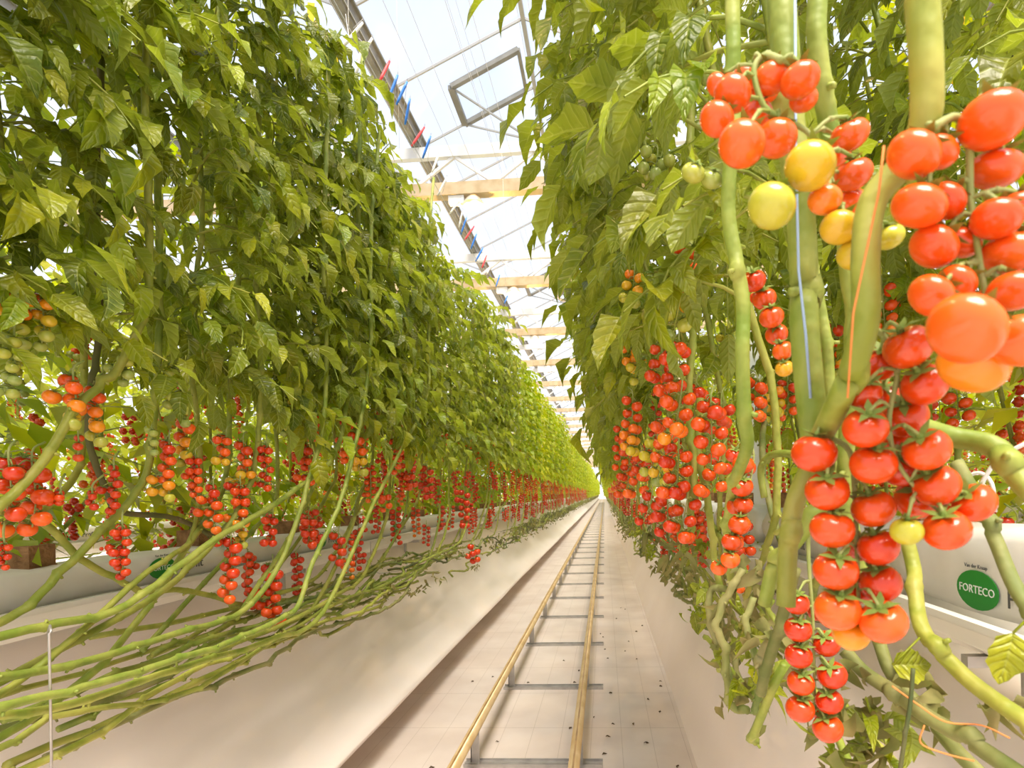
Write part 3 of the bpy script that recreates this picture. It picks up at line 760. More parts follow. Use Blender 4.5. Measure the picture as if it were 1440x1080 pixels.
def near_plant(sidekey, y, lab, group, rnd, leaves=24, zb=None, z0=Z_LEAF0, trusses=True, stem=True, full=True, x=None, run=None):
    L_ = sidekey == 'L'; ai = 1 if L_ else -1
    x = (LLX if L_ else RLX) + rnd.uniform(-.05,.05) if x is None else x
    lean = 0.0 if L_ else R_LEAN
    t = thing('tomato_plant', lab, 'tomato plant', (x, y, 0), 0, group); base = Vector((x,y,0))
    if stem:
        if L_: P = stem_points(x, y, ai, rnd, lean=lean, run=run or (rnd.uniform(1.2,2.4) if y > 2.2 or rnd.random() < .4 else .7), zb=rnd.uniform(.78,.90), xb=x+rnd.uniform(-.06,.12), z_bend=rnd.uniform(1.2,1.5))
        else: P = stem_points(x, y, ai, rnd, lean=lean, run=run or rnd.uniform(1.0,1.8), zb=rnd.uniform(.74,.86), xb=x+rnd.uniform(-.0,.14), z_bend=rnd.uniform(1.05,1.3), sgn=rnd.choice((-1,1,1)) if y > 1.2 else 1)
        m = MB(); knobby(m, [p-base for p in smooth_path(P, 5)], rnd.uniform(.0062,.0082), 7 if y < 4 else 5, 0, 0.10, rnd, y < 6)
        obj('stem', m.mesh('stem', ['stem']), t)
    if leaves: place_leaves(t, base, x, y, lean, ai, leaves, z0, Z_TOP+rnd.uniform(-.1,.08), rnd)
    if trusses:
        for k in range(trusses):
            zz = 1.0 + 0.95*k/trusses + rnd.uniform(-.08,.1)
            pool = TJ_ripe+TJ_half[:1] if k < trusses*0.55 else (TJ_half if k < trusses*.75 else TJ_green)
            o = obj('truss', rnd.choice(pool)[2], t, (lean*(zz-1.3)+ai*rnd.uniform(-.02,.05), rnd.uniform(-.07,.07), zz+0.12), (0,0,rnd.uniform(0,6)), rnd.uniform(.85,1.05)); o['kind'] = 'stuff'
    PLANTS[sidekey].append((y, t, base)); return t
rnd = random.Random(11)
def ordinal(n): return {1:'first',2:'second',3:'third'}.get(n, f'{n}th')
# ---- left row: near plants
yy = 0.35; i = 0
while yy < 7.0:
    lab = f'{ordinal(i+1)} tomato plant from the camera in the front line beyond the ledge'
    near_plant('L', yy+rnd.uniform(-.04,.04), lab, 'front line of plants beyond the ledge', rnd, 60 if yy < 3.5 else 42, trusses=0 if yy < 1.6 else (1 if yy < 2.6 else 3))
    yy += 0.23 if yy < 3 else 0.30; i += 1
NL = i
# ---- right row: near plants (leaves only where they can be seen)
yy = 0.80; i = 0
while yy < 7.0:
    lab = f'{ordinal(i+1)} leafy tomato plant behind the big ripe clusters, counted from the camera'
    near_plant('R', yy+rnd.uniform(-.04,.04), lab, 'front line of plants behind the big clusters', rnd, 38, trusses=0 if yy < 1.2 else (1 if yy < 2 else 2))
    yy += 0.26 if yy < 3 else 0.32; i += 1

# ---- leafy plants of the back line seen over the big clusters
for k in range(7):
    near_plant('R', 1.0+0.27*k, f'{ordinal(k+1)} leafy plant across the slabs behind the thick stem, from the camera', 'leafy plants across the slabs', rnd, 44, trusses=0, x=0.98, z0=1.62)
PLANTS['R'] = PLANTS['R'][:-7]
# ---- mid / far individuals with shared meshes
def shared_stem(seed, side, lean, sgn):
    rnd = random.Random(seed); m = MB()
    P = stem_points(0, 0, side, rnd, lean=lean, run=rnd.uniform(1.2,2.0), zb=rnd.uniform(.7,.84), xb=rnd.uniform(-.05,.08), z_bend=rnd.uniform(1.1,1.4), sgn=sgn)
    knobby(m, smooth_path(P,3), .0075, 4, 0, .14, rnd, False)
    # bundle of old stems hanging on the support line, with withered scraps
    for k in range(2):
        Q = [(rnd.uniform(-.08,.08), -0.4+0.2*q, rnd.uniform(.66,.82)) for q in range(6)]
        m.tube(smooth_path(Q,2), .007, 4, 1)
    for k in range(10):
        p = Vector((rnd.uniform(-.06,.12)*side, rnd.uniform(-.4,.4), rnd.uniform(.58,.8)))
        leaflet_low(m, p, Vector((rnd.uniform(-1,1),rnd.uniform(-1,1),rnd.uniform(-1.2,.2))), Vector((rnd.uniform(-1,1),rnd.uniform(-1,1),.6)), rnd.uniform(.03,.07), rnd.uniform(.02,.04), .8, 2)
    return m.mesh('stem', ['stem','stem_old','dry'])
STL = [shared_stem(400+i, 1, 0.0, -1) for i in range(6)]
STR = [shared_stem(420+i, -1, R_LEAN, -1 if i%2 else 1) for i in range(6)]
def shear_fol(me, lean):
    m2 = me.copy(); n = len(m2.vertices); a = [0.0]*(3*n); m2.vertices.foreach_get('co', a)
    for i in range(n): a[3*i] += lean*(a[3*i+2]-1.3)
    m2.vertices.foreach_set('co', a); m2.update(); return m2
def mirror_fol(me):
    m2 = me.copy(); n = len(m2.vertices); a = [0.0]*(3*n); m2.vertices.foreach_get('co', a)
    for i in range(n): a[3*i] *= -1
    m2.vertices.foreach_set('co', a); m2.flip_normals(); m2.update(); return m2
FOLB = [foliage_mesh(230+i, 46, False, 1.12).mesh('foliage', ['leaf_far','stem']) for i in range(4)]
FOLR = [shear_fol(mirror_fol(f), R_LEAN) for f in FOL]
FRL, FRR = [], []
for q in range(8):
    for (lst, lean, ai) in ((FRL, 0, 1), (FRR, R_LEAN, -1)):
        rnd2 = random.Random(500+q); m = MB()
        for k in range(6):
            zz = 1.08 + 0.17*k + rnd2.uniform(-.05,.05); rt = 1 if k < 4 else rnd2.choice((.9,.3,0)); rb = 1 if k < 2 else max(0, rt-rnd2.uniform(.1,.9))
            n_ = rnd2.randint(8,13); p0 = Vector((lean*(zz-1.3)+ai*rnd2.uniform(-.03,.07), rnd2.uniform(-.16,.16), zz)); ln = n_*.0155*1.05
            rach, toms = chain_layout(p0, p0-Vector((rnd2.uniform(-.02,.02),0,ln)), .0155, True, rt, rb, rnd=rnd2)
            for c, rr, ripe in toms: low_tomato(m, c, rr, ripe)
        lst.append(m.mesh('fruit', ['tomato']))
def far_plant(x, y, key, lab, group, rnd, low=False):
    t = thing('tomato_plant', lab, 'tomato plant', (x, y, 0), 0, group)
    FL, ST, FR = (FOL, STL, FRL) if key == 'L' else (FOLR, STR, FRR)
    o = obj('foliage', rnd.choice(FOLB if low else FL), t); o['kind'] = 'stuff'
    o.scale = (rnd.uniform(.9,1.1), rnd.uniform(.9,1.25), rnd.uniform(.98,1.02))
    obj('stem', rnd.choice(ST), t)
    o = obj('fruit', rnd.choice(FR), t); o['kind'] = 'stuff'
    return t
rnd = random.Random(21); cnt = 0
y = 7.2
while y < 34:
    far_plant(LLX+rnd.uniform(-.05,.05), y, 'L', 'tomato plant further down the front line beyond the ledge', 'far front line of plants beyond the ledge', rnd); cnt += 1
    y += .33 if y < 14 else .5
y = 7.2
while y < 34:
    far_plant(RLX+rnd.uniform(-.05,.05), y, 'R', 'tomato plant further down the line of the big clusters', 'far front line behind the big clusters', rnd); cnt += 1
    y += .36 if y < 12 else .6
for (x, y0, y1, st, key, lab, grp) in ((-1.85,0.3,8.5,.30,'L','plant in the back line beyond the ledge slabs','back line beyond the ledge'),
        (1.12,0.9,7.5,.34,'R','plant in the back line behind the big cluster slabs','back line behind the big clusters'),
        (-3.4,0.5,9,.5,'L','plant in the second row behind the ledge row','second row behind the ledge'),
        (2.6,0.9,7.5,.5,'R','plant in the second row behind the big clusters','second row behind the big clusters')):
    y = y0; kk = 0
    while y < y1:
        kk += 1; far_plant(x+rnd.uniform(-.05,.05), y, key, f'{ordinal(kk)} {lab}, from the camera', grp, rnd, True); cnt += 1; y += st*rnd.uniform(.9,1.1)
# ---- everything else: one joined crop
def crop_stuff():
    import numpy as np
    var = {}
    for key, lean, ai in (('L',0,1),('R',R_LEAN,-1)):
        var[key] = []
        for q in range(5):
            r2 = random.Random(600+q); m = MB()
            for i in range(210):
                z = r2.uniform(1.0,3.25); a = r2.uniform(0,2*PI); rad = r2.uniform(.05,.30)
                if math.cos(a)*ai < 0 and r2.random()<.4: a = PI-a
                p = Vector((lean*(z-1.3)+math.cos(a)*rad, math.sin(a)*rad*1.4, z))
                leaflet_low(m, p, Vector((math.cos(a),math.sin(a),r2.uniform(-.9,.1))), Vector((r2.uniform(-.5,.5),r2.uniform(-.5,.5),1)), r2.uniform(.11,.17), r2.uniform(.07,.10), .4, 0)
            m.tube([(0,0,1.6),(r2.uniform(-.05,.05),-.1,.95),(0,-.5,.72),(0,-1.0,.72)],.012,3,1)
            for i in range(22):
                z = r2.uniform(.95,1.75); p = Vector((lean*(z-1.3)+r2.uniform(-.06,.1)*ai, r2.uniform(-.25,.25), z))
                for k in range(3): octa(m, p-Vector((r2.uniform(-.02,.02),r2.uniform(-.02,.02),.03*k)), .019, 1 if z < 1.6 else r2.uniform(0,.9), 2)
            for i in range(8): leaflet_low(m, Vector((r2.uniform(-.05,.1)*ai,r2.uniform(-.25,.25),r2.uniform(.6,.8))), Vector((r2.uniform(-1,1),r2.uniform(-1,1),-.8)), Vector((0,.3,1)), .07,.04,.8,3)
            n = len(m.v)
            fl = [list(f)+[-1]*(4-len(f)) if len(f) <= 4 else None for f in m.f]
            keep = [i for i, f in enumerate(fl) if f is not None]
            var[key].append((np.array(m.v,dtype=np.float32), np.array([fl[i] for i in keep],dtype=np.int64), np.array([m.m[i] for i in keep]), np.array(m.r,dtype=np.float32)))
    spots = []
    r2 = random.Random(9)
    for x, key, y0, y1, st in ((-1.19,'L',34.3,110,.65),(0.3,'R',34.3,110,.75),(-1.85,'L',9,40,.8),(1.12,'R',8,30,1.0),(-3.4,'L',9.5,30,.8),(2.6,'R',8,24,.8),
                               (-4.1,'L',-1,16,.6),(-5.6,'L',-1,16,.6),(-7.4,'L',-1,14,.7),(3.4,'R',0,14,.6),(4.8,'R',0,14,.6),(6.6,'R',-1,14,.7)):
        y = y0
        while y < y1: spots.append((x+r2.uniform(-.06,.06), y, key, r2.randrange(5))); y += st
    V, Fq, MI, RP, b = [], [], [], [], 0
    for x, y, key, q in spots:
        v, f, mi, rp = var[key][q]
        V.append(v + np.array([x,y,0],dtype=np.float32)); Fq.append(np.where(f>=0, f+b, -1)); MI.append(mi); RP.append(rp); b += len(v)
    V = np.concatenate(V); Fq = np.concatenate(Fq); MI = np.concatenate(MI); RP = np.concatenate(RP)
    me = bpy.data.meshes.new('crop'); me.vertices.add(len(V)); me.vertices.foreach_set('co', V.ravel())
    cntf = (Fq >= 0).sum(1); starts = np.concatenate([[0], np.cumsum(cntf)[:-1]])
    me.loops.add(int(cntf.sum())); me.loops.foreach_set('vertex_index', Fq[Fq>=0].astype(np.int32))
    me.polygons.add(len(Fq)); me.polygons.foreach_set('loop_start', starts.astype(np.int32)); me.polygons.foreach_set('loop_total', cntf.astype(np.int32))
    for k in ('leaf_far','stem','tomato','dry'): me.materials.append(M[k])
    me.polygons.foreach_set('material_index', MI.astype(np.int32)); a = me.attributes.new('ripe','FLOAT','POINT'); a.data.foreach_set('value', RP)
    me.update(calc_edges=True); me.validate()
    o = obj('distant_crop', me, None, kind='stuff'); o['label'] = 'mass of far tomato plants closing the rows in the distance'; o['category'] = 'tomato crop'
crop_stuff()

# ================================================================= LEFT: explicit trusses
def nearest_plant(key, y): return min(PLANTS[key], key=lambda p: abs(p[0]-y))
LT = [ # px, ytop, ybot, r, double, ripe top, ripe bottom
 (28,410,470,10,1,.8,.1),(58,412,490,10,1,.6,.0),(103,528,605,12,1,.9,.05),(135,545,628,10,1,.9,.05),(12,645,730,13,1,1,.9),(45,645,752,14,1,1,.55),
 (172,738,815,7,1,1,1),(160,655,722,7,1,1,.9),(262,572,655,8.5,1,1,.1),(238,620,705,8,1,1,.2),(318,612,655,7,1,.95,.3),(342,622,680,7.5,1,.95,.2),
 (300,682,750,7.5,1,1,.5),(338,680,770,7,1,1,.1),(325,757,846,8.5,1,1,.75),(384,795,885,8,1,1,.85),(384,722,768,6.5,1,1,1),(434,724,770,6.5,1,1,1),
 (476,750,795,6.5,1,1,.95),(503,610,668,7,1,.85,.1),(490,518,572,5,1,.15,0),(442,440,520,7,1,.1,0),(255,515,600,8,1,.15,0),(175,500,540,8,1,.1,0),
 (432,624,682,6.5,1,1,.7),(400,555,612,6,1,.3,0),(20,470,560,9,1,.1,0),(110,608,650,7,0,1,.8),(5,760,800,6,1,1,1),(85,690,710,6,1,1,.9),(130,690,716,6,1,1,1),
 (275,640,705,6,1,1,.6),(375,625,690,6,1,1,.9),(560,620,665,5,1,1,.6),(575,640,690,5,1,1,.9),(490,590,650,6,1,1,.6),(410,560,600,5,1,.8,.2),(667,767,793,5,1,1,1),(445,580,620,5.5,1,1,.7),
 (653,690,742,5,1,1,1),(600,655,700,5,1,1,1),(540,690,720,5,1,1,.5),(212,600,640,6,1,.1,0),(510,440,500,6,1,.1,0)]
for (px,y0,y1,r,dbl,rt,rb) in LT:
    X = -1.12 + random.uniform(-.02,.03)
    if px == 667: X = -0.98
    p0 = atX(px,y0,X); p1 = atX(px+random.uniform(-4,4),y1,X)
    rr = r*p0.y/F; rach, toms = chain_layout(p0, p1, rr, dbl, rt, rb)
    _, pl, base = nearest_plant('L', p0.y)
    truss_obj(pl, base, rach, toms, 0.0022)
# explicit slanting stems at the left (px polylines on planes x)
def px_stem(plant, base, pts, wpx, name='stem', mk='stem', node=0.10, X=None):
    P = []
    for p in pts:
        P.append(atX(p[0],p[1],X if X is not None else p[2]) if X is not None or len(p) == 3 else atY(*p))
    rad = wpx
    m = MB(); knobby(m, [p-base for p in smooth_path(P, 6)], rad, 9, 0, node, random)
    return obj(name, m.mesh(name, [mk]), plant)
ls = thing('tomato_plant', 'near plants\' long bare green stem slanting across the slabs to the frame edge', 'tomato plant', (-1.1,1.2,0))
px_stem(ls, Vector((-1.1,1.2,0)), [(214,-40),(204,140),(210,330),(205,430),(165,520),(110,570),(60,650),(-30,745)], .0085, X=-1.08)
LSL = [([(512,60),(508,150),(505,250),(505,380),(503,480),(490,560),(470,640),(400,700),(300,760),(180,850),(60,880),(-40,905)],-1.07,.0085),
       ([(366,120),(362,250),(362,400),(366,520),(360,640),(335,720),(265,800),(200,850),(90,910),(-30,975)],-1.10,.008),
       ([(610,250),(604,320),(602,400),(603,480),(600,560),(560,640),(520,720),(455,860),(380,900),(250,940),(100,990),(-30,1010)],-1.02,.008),
       ([(226,0),(220,180),(224,380),(222,500),(215,600),(200,680),(130,760),(40,850),(-30,890)],-1.16,.0085),
       ([(462,100),(458,230),(455,370),(459,480),(455,590),(430,690),(395,790),(340,860),(250,890),(120,930),(-40,960)],-1.05,.008),
       ([(150,0),(136,200),(140,450),(128,540),(125,620),(150,690),(170,720),(250,730),(330,770)],-1.2,.007),
       ([(-20,715),(60,735),(120,790),(200,830),(260,830),(340,850)],-1.2,.008),
       ([(535,180),(522,330),(520,500),(505,600),(480,700),(440,790),(420,850),(395,870),(330,900),(240,930),(140,960),(-30,1000)],-1.0,.008)]
LADJ = ['lifted a little from the others','turning low beside the ledge','with its bend between two red clusters','crossing in front of the brown cubes','lying lowest on the pale film','dark and thin behind the others','running just below the slabs','bent at the outermost red cluster']
for (pl_, X, rad), ad in zip(LSL, LADJ):
    b = atX(pl_[0][0],pl_[0][1],X); b = Vector((b.x,b.y,0))
    t = thing('tomato_plant', 'bare green tomato stem over the slabs, ' + ad, 'tomato plant', b)
    px_stem(t, b, pl_, rad, X=X, mk='stem_dark' if 'dark' in ad else 'stem')
# old stems bundled on the support hooks: long near-horizontal runs
rnd = random.Random(33)
for k in range(13):
    y0 = rnd.uniform(0.6,2.2); ln = rnd.uniform(1.6,3.4); x = -1.03-0.22*rnd.random(); z = 0.76+0.13*rnd.random()
    P = [(x+rnd.uniform(-.04,.04), y0-0.5+ln*q/8, z+rnd.uniform(-.035,.035)) for q in range(9)]
    m = MB(); b = Vector((x,y0,z)); knobby(m, [p-b for p in smooth_path(P,5)], rnd.uniform(.006,.008), 7, 0, .07, rnd, True, 1.7)
    o = obj('old_stem', m.mesh('old_stem', [rnd.choice(('stem_old','stem','stem_old','stem_dark'))]), None, b); o['category'] = 'stem'; o['group'] = 'bundled stems along the ledge'
    o['label'] = 'old bare tomato stem lying in the bundle along the ledge film'
for k in range(44):
    y0 = 2.2+k*0.42+rnd.uniform(-.1,.1); x = -1.0-0.2*rnd.random(); z = .70+.15*rnd.random()
    P = [(x+rnd.uniform(-.05,.05), y0-.5+.2*q, z+rnd.uniform(-.05,.05)) for q in range(7)]
    m = MB(); b = Vector((x,y0,z)); knobby(m, [p-b for p in smooth_path(P,4)], .007, 5, 0, .08, rnd, y0 < 6, 2.0)
    o = obj('old_stem', m.mesh('old_stem', [rnd.choice(('stem_old','stem','stem_dark'))]), None, b); o['category'] = 'stem'; o['group'] = 'bundled stems further along the ledge'
    o['label'] = 'old bare zigzag stem hanging further along the ledge'
def wither(name, spots, grp, lab):
    for (x,y,z,s) in spots:
        m = MB()
        for q in range(9):
            leaflet(m, Vector((rnd.uniform(-.03,.03),rnd.uniform(-.05,.05),rnd.uniform(-.03,.03))), Vector((rnd.uniform(-1,1),rnd.uniform(-1,1),rnd.uniform(-1.3,.3))), Vector((rnd.uniform(-1,1),rnd.uniform(-1,1),.5)), s*rnd.uniform(.5,1.2), s*rnd.uniform(.3,.6), rnd.uniform(.8,2.2), rnd.uniform(.5,1.4), 5, .05, 0, rnd)
        o = obj(name, m.mesh(name, [rnd.choice(('dry','leaf','dry'))]), None, (x,y,z)); o['category'] = 'leaf cluster'; o['group'] = grp; o['label'] = lab
wither('withered_shoot', [(-0.98-.2*rnd.random(), 2.6+.25*k, .68+.2*rnd.random(), .035) for k in range(26)], 'withered shoots along the ledge', 'curled withered leafy shoot in the stem bundle along the ledge')
# wire hooks carrying the bundle
for k, (px, y0_, y1_) in enumerate(((69,888,985),(1005,0,0))):
    if not y0_: continue
    a = atX(px,y0_,-1.0); b = atX(px,y1_,-1.0); bb = Vector((b.x,b.y,0))
    m = MB(); m.tube([Vector(p)-bb for p in ((b.x,b.y,b.z-.3),(a.x,a.y,a.z-.004),(a.x+.004,a.y,a.z),(a.x-.02,a.y+.02,a.z+.006),(a.x-.03,a.y+.025,a.z-.01))],.0022,6)
    o = obj('stem_support', m.mesh('stem_support',['galv']), None, bb); o['label'] = 'thin steel hook standing before the stem bundle at the frame edge'; o['category'] = 'hook'
for k in range(8):
    y = 2.0+k*1.1
    m = MB(); m.tube([(0,0,0),(0,0,-.12),(.0,.0,-.17),(.05,0,-.19),(.2,0,-.17),(.22,0,-.13)],.002,5)
    o = obj('stem_support', m.mesh('stem_support',['galv']), None, (-1.38,y,1.0)); o['category']='hook'; o['group']='stem hooks on the gutter'; o['label']='thin bent steel hook under the gutter carrying bundled stems'

# ================================================================= RIGHT: foreground plants
def solve_px(list_px, Yt):
    """place fruit along their pixel rays, pushing a later one back until it clears the earlier ones"""
    out_ = []
    for e in list_px:
        px, py, r, ripe = e[:4]; Y = Yt + (e[4] if len(e) > 4 else 0)
        for _ in range(60):
            c = atY(px,py,Y); rr = r*Y/F*0.97
            if all((c-c2).length > (rr+r2)*0.90 for c2, r2, _k in out_): break
            Y += 0.003
        out_.append((c, rr, ripe))
    return out_
def px_truss(plant, base, rach, toms, Yt, rad=.0026, dY=0.012, tilt=0.9, zs=.95, bias=(0,0,0)):
    rp = [atY(p[0],p[1],Yt+(p[2] if len(p)>2 else dY)) for p in rach]
    tl = solve_px(toms, Yt)
    return truss_obj(plant, base, rp, tl, rad, tilt, zs, bias)
def plant_at(px, Y, lab):
    b = atY(px, 600, Y); b.z = 0
    return thing('tomato_plant', lab, 'tomato plant', b), b
A, Ab = plant_at(1300, .34, 'nearest tomato plant with thick green stem and a heavy bright red-orange cluster')
def ystem(plant, base, pts, rad, mk='stem', node=.16):
    P = [atY(*p) for p in pts]; m = MB(); knobby(m, [p-base for p in smooth_path(P,6)], rad, 12, 0, node, random)
    return obj('stem', m.mesh('stem',[mk]), plant)
ystem(A, Ab, [(1296,-160,.33),(1296,-20,.33),(1302,80,.335),(1301,170,.345),(1275,225,.36),(1228,282,.37),(1217,360,.37),(1217,450,.37),(1198,520,.39),(1172,580,.42),(1146,630,.475)], .0090)
T2 = [(1395,170,42,.78),(1400,238,35,.82),(1401,308,32,.85),(1285,218,37,.74),(1318,214,28,.8),(1292,290,36,.78),(1330,283,28,.82),(1313,347,34,.84),(1350,340,28,.82),(1425,356,38,.75),
      (1310,416,32,.78),(1345,398,27,.82),(1425,410,33,.82),(1358,463,52,.66,-.045),(1437,480,40,.66,-.03),(1368,514,46,.52,-.01),(1402,420,26,.8),(1432,290,24,.85)]
px_truss(A, Ab, [(1310,180,.0),(1345,165),(1362,200),(1365,280),(1378,370),(1388,440),(1375,480)], T2, .33, .0026, .012, .15, .76, (.75,0,0))
T3 = [(1277,488,33,.93),(1300,541,31,.95),(1238,511,26,.95,.01),(1272,586,31,.95),(1215,553,24,.95,.015),(1217,602,30,.95),(1303,632,31,.96),(1240,560,26,.96,.02),(1228,653,31,.93),(1317,683,31,.9),
      (1370,707,28,.88),(1268,658,28,.96,.015),(1331,745,31,.85),(1290,700,30,.95,.01),(1275,747,22,.22),(1340,712,26,.95,.03),(1262,620,22,.95,.03)]
px_truss(A, Ab, [(1212,460),(1240,470),(1262,520),(1250,590),(1262,650),(1300,700),(1325,722)], T3, .40, .0024)
C_, Cb = plant_at(1130, .38, 'tomato plant with swollen pale green stem carrying two strings of red cherry tomatoes')
ystem(C_, Cb, [(1098,-160,.47),(1098,-20,.47),(1104,70,.47),(1112,180,.47),(1124,280,.47),(1130,380,.47),(1131,460,.47),(1140,560,.47),(1148,630,.48)], .0118)
ystem(C_, Cb, [(1146,600,.485),(1146,640,.49),(1120,700,.50),(1109,760,.50),(1105,852,.50)], .0085)
T1 = [(1043,203,34,.72,-.02),(1008,168,25,.78),(1030,132,27,.78),(1125,113,27,.76),(1085,110,25,.76,.01),(1130,140,20,.78,.02),(1092,195,29,.72,.01),(1065,160,22,.8,.03),(1010,120,18,.78,.03),
      (1139,234,35,.30,-.02),(1085,290,34,.22,-.02),(1160,281,23,.55),(1180,320,26,.38),(1195,190,26,.8,.03),(1172,215,24,.78,.03),(1200,245,26,.78,.03),(1202,358,25,.28,.01),(1250,333,21,.24,.03),
      (975,243,17,.10,.2),(1001,252,16,.10,.2),(1050,108,20,.8,.04),(1075,128,20,.82,.05),(1195,285,24,.6,.03)]
px_truss(C_, Cb, [(1100,85,.0),(1075,78),(1060,100),(1075,150),(1110,170),(1140,190),(1160,230),(1180,280),(1200,330)], T1, .40, .0026, .012, .1, .86, (.3,0,0))
T4 = [(1145,637,31,.9),(1163,690,30,.9),(1170,744,30,.88),(1175,802,30,.86),(1178,857,32,.70,-.01),(1228,715,29,.93),(1235,770,28,.93),(1238,820,29,.9),(1242,874,32,.66,-.01),(1197,890,26,.55,.01),(1210,770,20,.95,.03),(1207,830,20,.95,.03)]
px_truss(C_, Cb, [(1160,612),(1195,635),(1202,700),(1205,770),(1207,830),(1208,865)], T4, .43, .0024)
T5 = [(1120,848,18,.98),(1122,885,19,.98),(1123,922,19,.98),(1126,960,19,.95),(1125,997,20,.9),(1162,905,19,.98,.01),(1170,949,20,.98),(1166,986,19,.97),(1164,1024,21,.88),(1150,860,14,.98,.02),(1152,1000,12,.98,.03)]
px_truss(C_, Cb, [(1136,740),(1138,800),(1143,870),(1145,940),(1146,1000)], T5, .64, .0026)
m = MB(); m.tube([atY(1118,-20,.455)-Cb, atY(1119,200,.455)-Cb, atY(1123,380,.455)-Cb, atY(1133,470,.455)-Cb, atY(1140,560,.457)-Cb], .0011, 5); obj('support_string', m.mesh('string',['bluestring']), C_)
m = MB(); m.tube([atY(1243,205,.34)-Ab, atY(1236,270,.345)-Ab, atY(1200,440,.36)-Ab, atY(1192,560,.37)-Ab], .0007, 5); obj('support_string', m.mesh('string',['redstring']), A)
D_, Db = plant_at(1040, .60, 'slim pale stemmed tomato plant with single chain of red fruit beside it')
ystem(D_, Db, [(1030,-160,.58),(1030,0,.58),(1032,150,.585),(1024,290,.60),(1036,370,.60),(1045,430,.60),(1044,500,.60),(1047,590,.62),(1050,630,.66),(1030,690,.82),(1022,760,1.0),(1030,830,1.1)], .0078)
px_truss(D_, Db, [(1050,378),(1070,405),(1085,450),(1096,500)], [(1060,395,17,.9),(1075,420,17,.9),(1085,446,17,.88),(1092,470,16,.84),(1101,493,15,.72),(1103,518,13,.5),(1065,418,11,.9,.03)], .62, .002, .01)
px_truss(D_, Db, [(1048,612),(1060,640),(1050,700),(1035,760),(1022,785)], [(1045,653,15,.92),(1032,640,12,.92),(1050,658,13,.9,.02),(1043,684,16,.88),(1045,710,14,.93),(1036,712,14,.9,.02),(1040,738,16,.86),(1028,762,14,.9),(1034,764,12,.9,.02),(1027,787,14,.62),(1011,798,12,.66)], .80, .002, .01)
E_, Eb = plant_at(1160, .52, 'tomato plant whose stem shows only in the gap above the swollen stem')
ystem(E_, Eb, [(1152,-160,.50),(1150,-20,.50),(1148,50,.50),(1156,120,.51),(1185,300,.55),(1200,500,.58),(1190,700,.62),(1240,900,.66)], .0088)

RT = [ # px top, y top, px bottom, y bottom, r, dbl, ripe top, bottom  (depth from size)
 (1000,565,1000,665,11,1,.9,.8),(1015,640,1000,700,10,1,1,.6),(968,338,948,475,11,1,.92,.0),(955,480,945,560,10,1,.95,.9),(960,540,945,625,10.5,1,.9,.55),(930,485,932,545,9,1,1,.9),
 (925,620,912,680,8.5,1,.3,.0),(955,625,950,700,10,1,1,.85),(968,690,955,760,10,1,1,.9),(940,600,925,680,9,1,.9,.1),(918,695,905,740,8,1,1,.9),(890,560,885,640,7.5,1,.95,.3),(905,640,895,700,7.5,1,1,.6),
 (893,380,886,432,8,1,.55,.1),(958,230,940,340,9,1,.1,0),(925,215,917,260,9,1,.1,0),(1065,535,1060,600,8,1,.95,.5),(1108,535,1108,590,7,1,1,.7),(1170,455,1172,520,7,1,1,.6),(1180,480,1168,530,7,1,.6,.1),
 (1240,400,1245,470,8,1,.95,.5),(1345,555,1350,600,8,1,.95,.95),(1320,550,1322,590,7,1,1,1),(885,485,890,510,7,1,.7,.4),(980,540,975,600,9,1,1,.8),(915,90,912,160,8,1,.1,0),(940,700,935,755,9,1,1,1),
 (875,600,872,660,6,1,1,.7),(1090,540,1085,600,7,1,.5,.1),(1430,730,1428,770,9,1,1,1),(885,655,880,700,6,1,1,.8),(1275,420,1275,470,7,1,1,.8),(1420,590,1420,640,7,1,1,.8),(1015,560,1010,610,9,1,1,.9),(900,300,897,350,7,1,.1,0),(985,60,983,130,9,1,.1,0),(880,330,880,370,6,1,.1,0),(1020,470,1018,540,7,1,.2,0),(1130,500,1128,560,6,1,.3,0),(900,500,898,540,7,1,.5,.05),(1210,300,1212,380,7,1,.1,0),(1400,60,1400,120,7,1,.1,0),(870,480,868,520,5,1,.2,0)]
for (xa,y0,xb,y1,r,dbl,rt,rb) in RT:
    Y = F*.0150/r; p0 = atY(xa,y0,Y); p1 = atY(xb,y1,Y)
    rach, toms = chain_layout(p0,p1,.0150,dbl,rt,rb)
    _, pl, base = nearest_plant('R', Y); truss_obj(pl, base, rach, toms, .002)
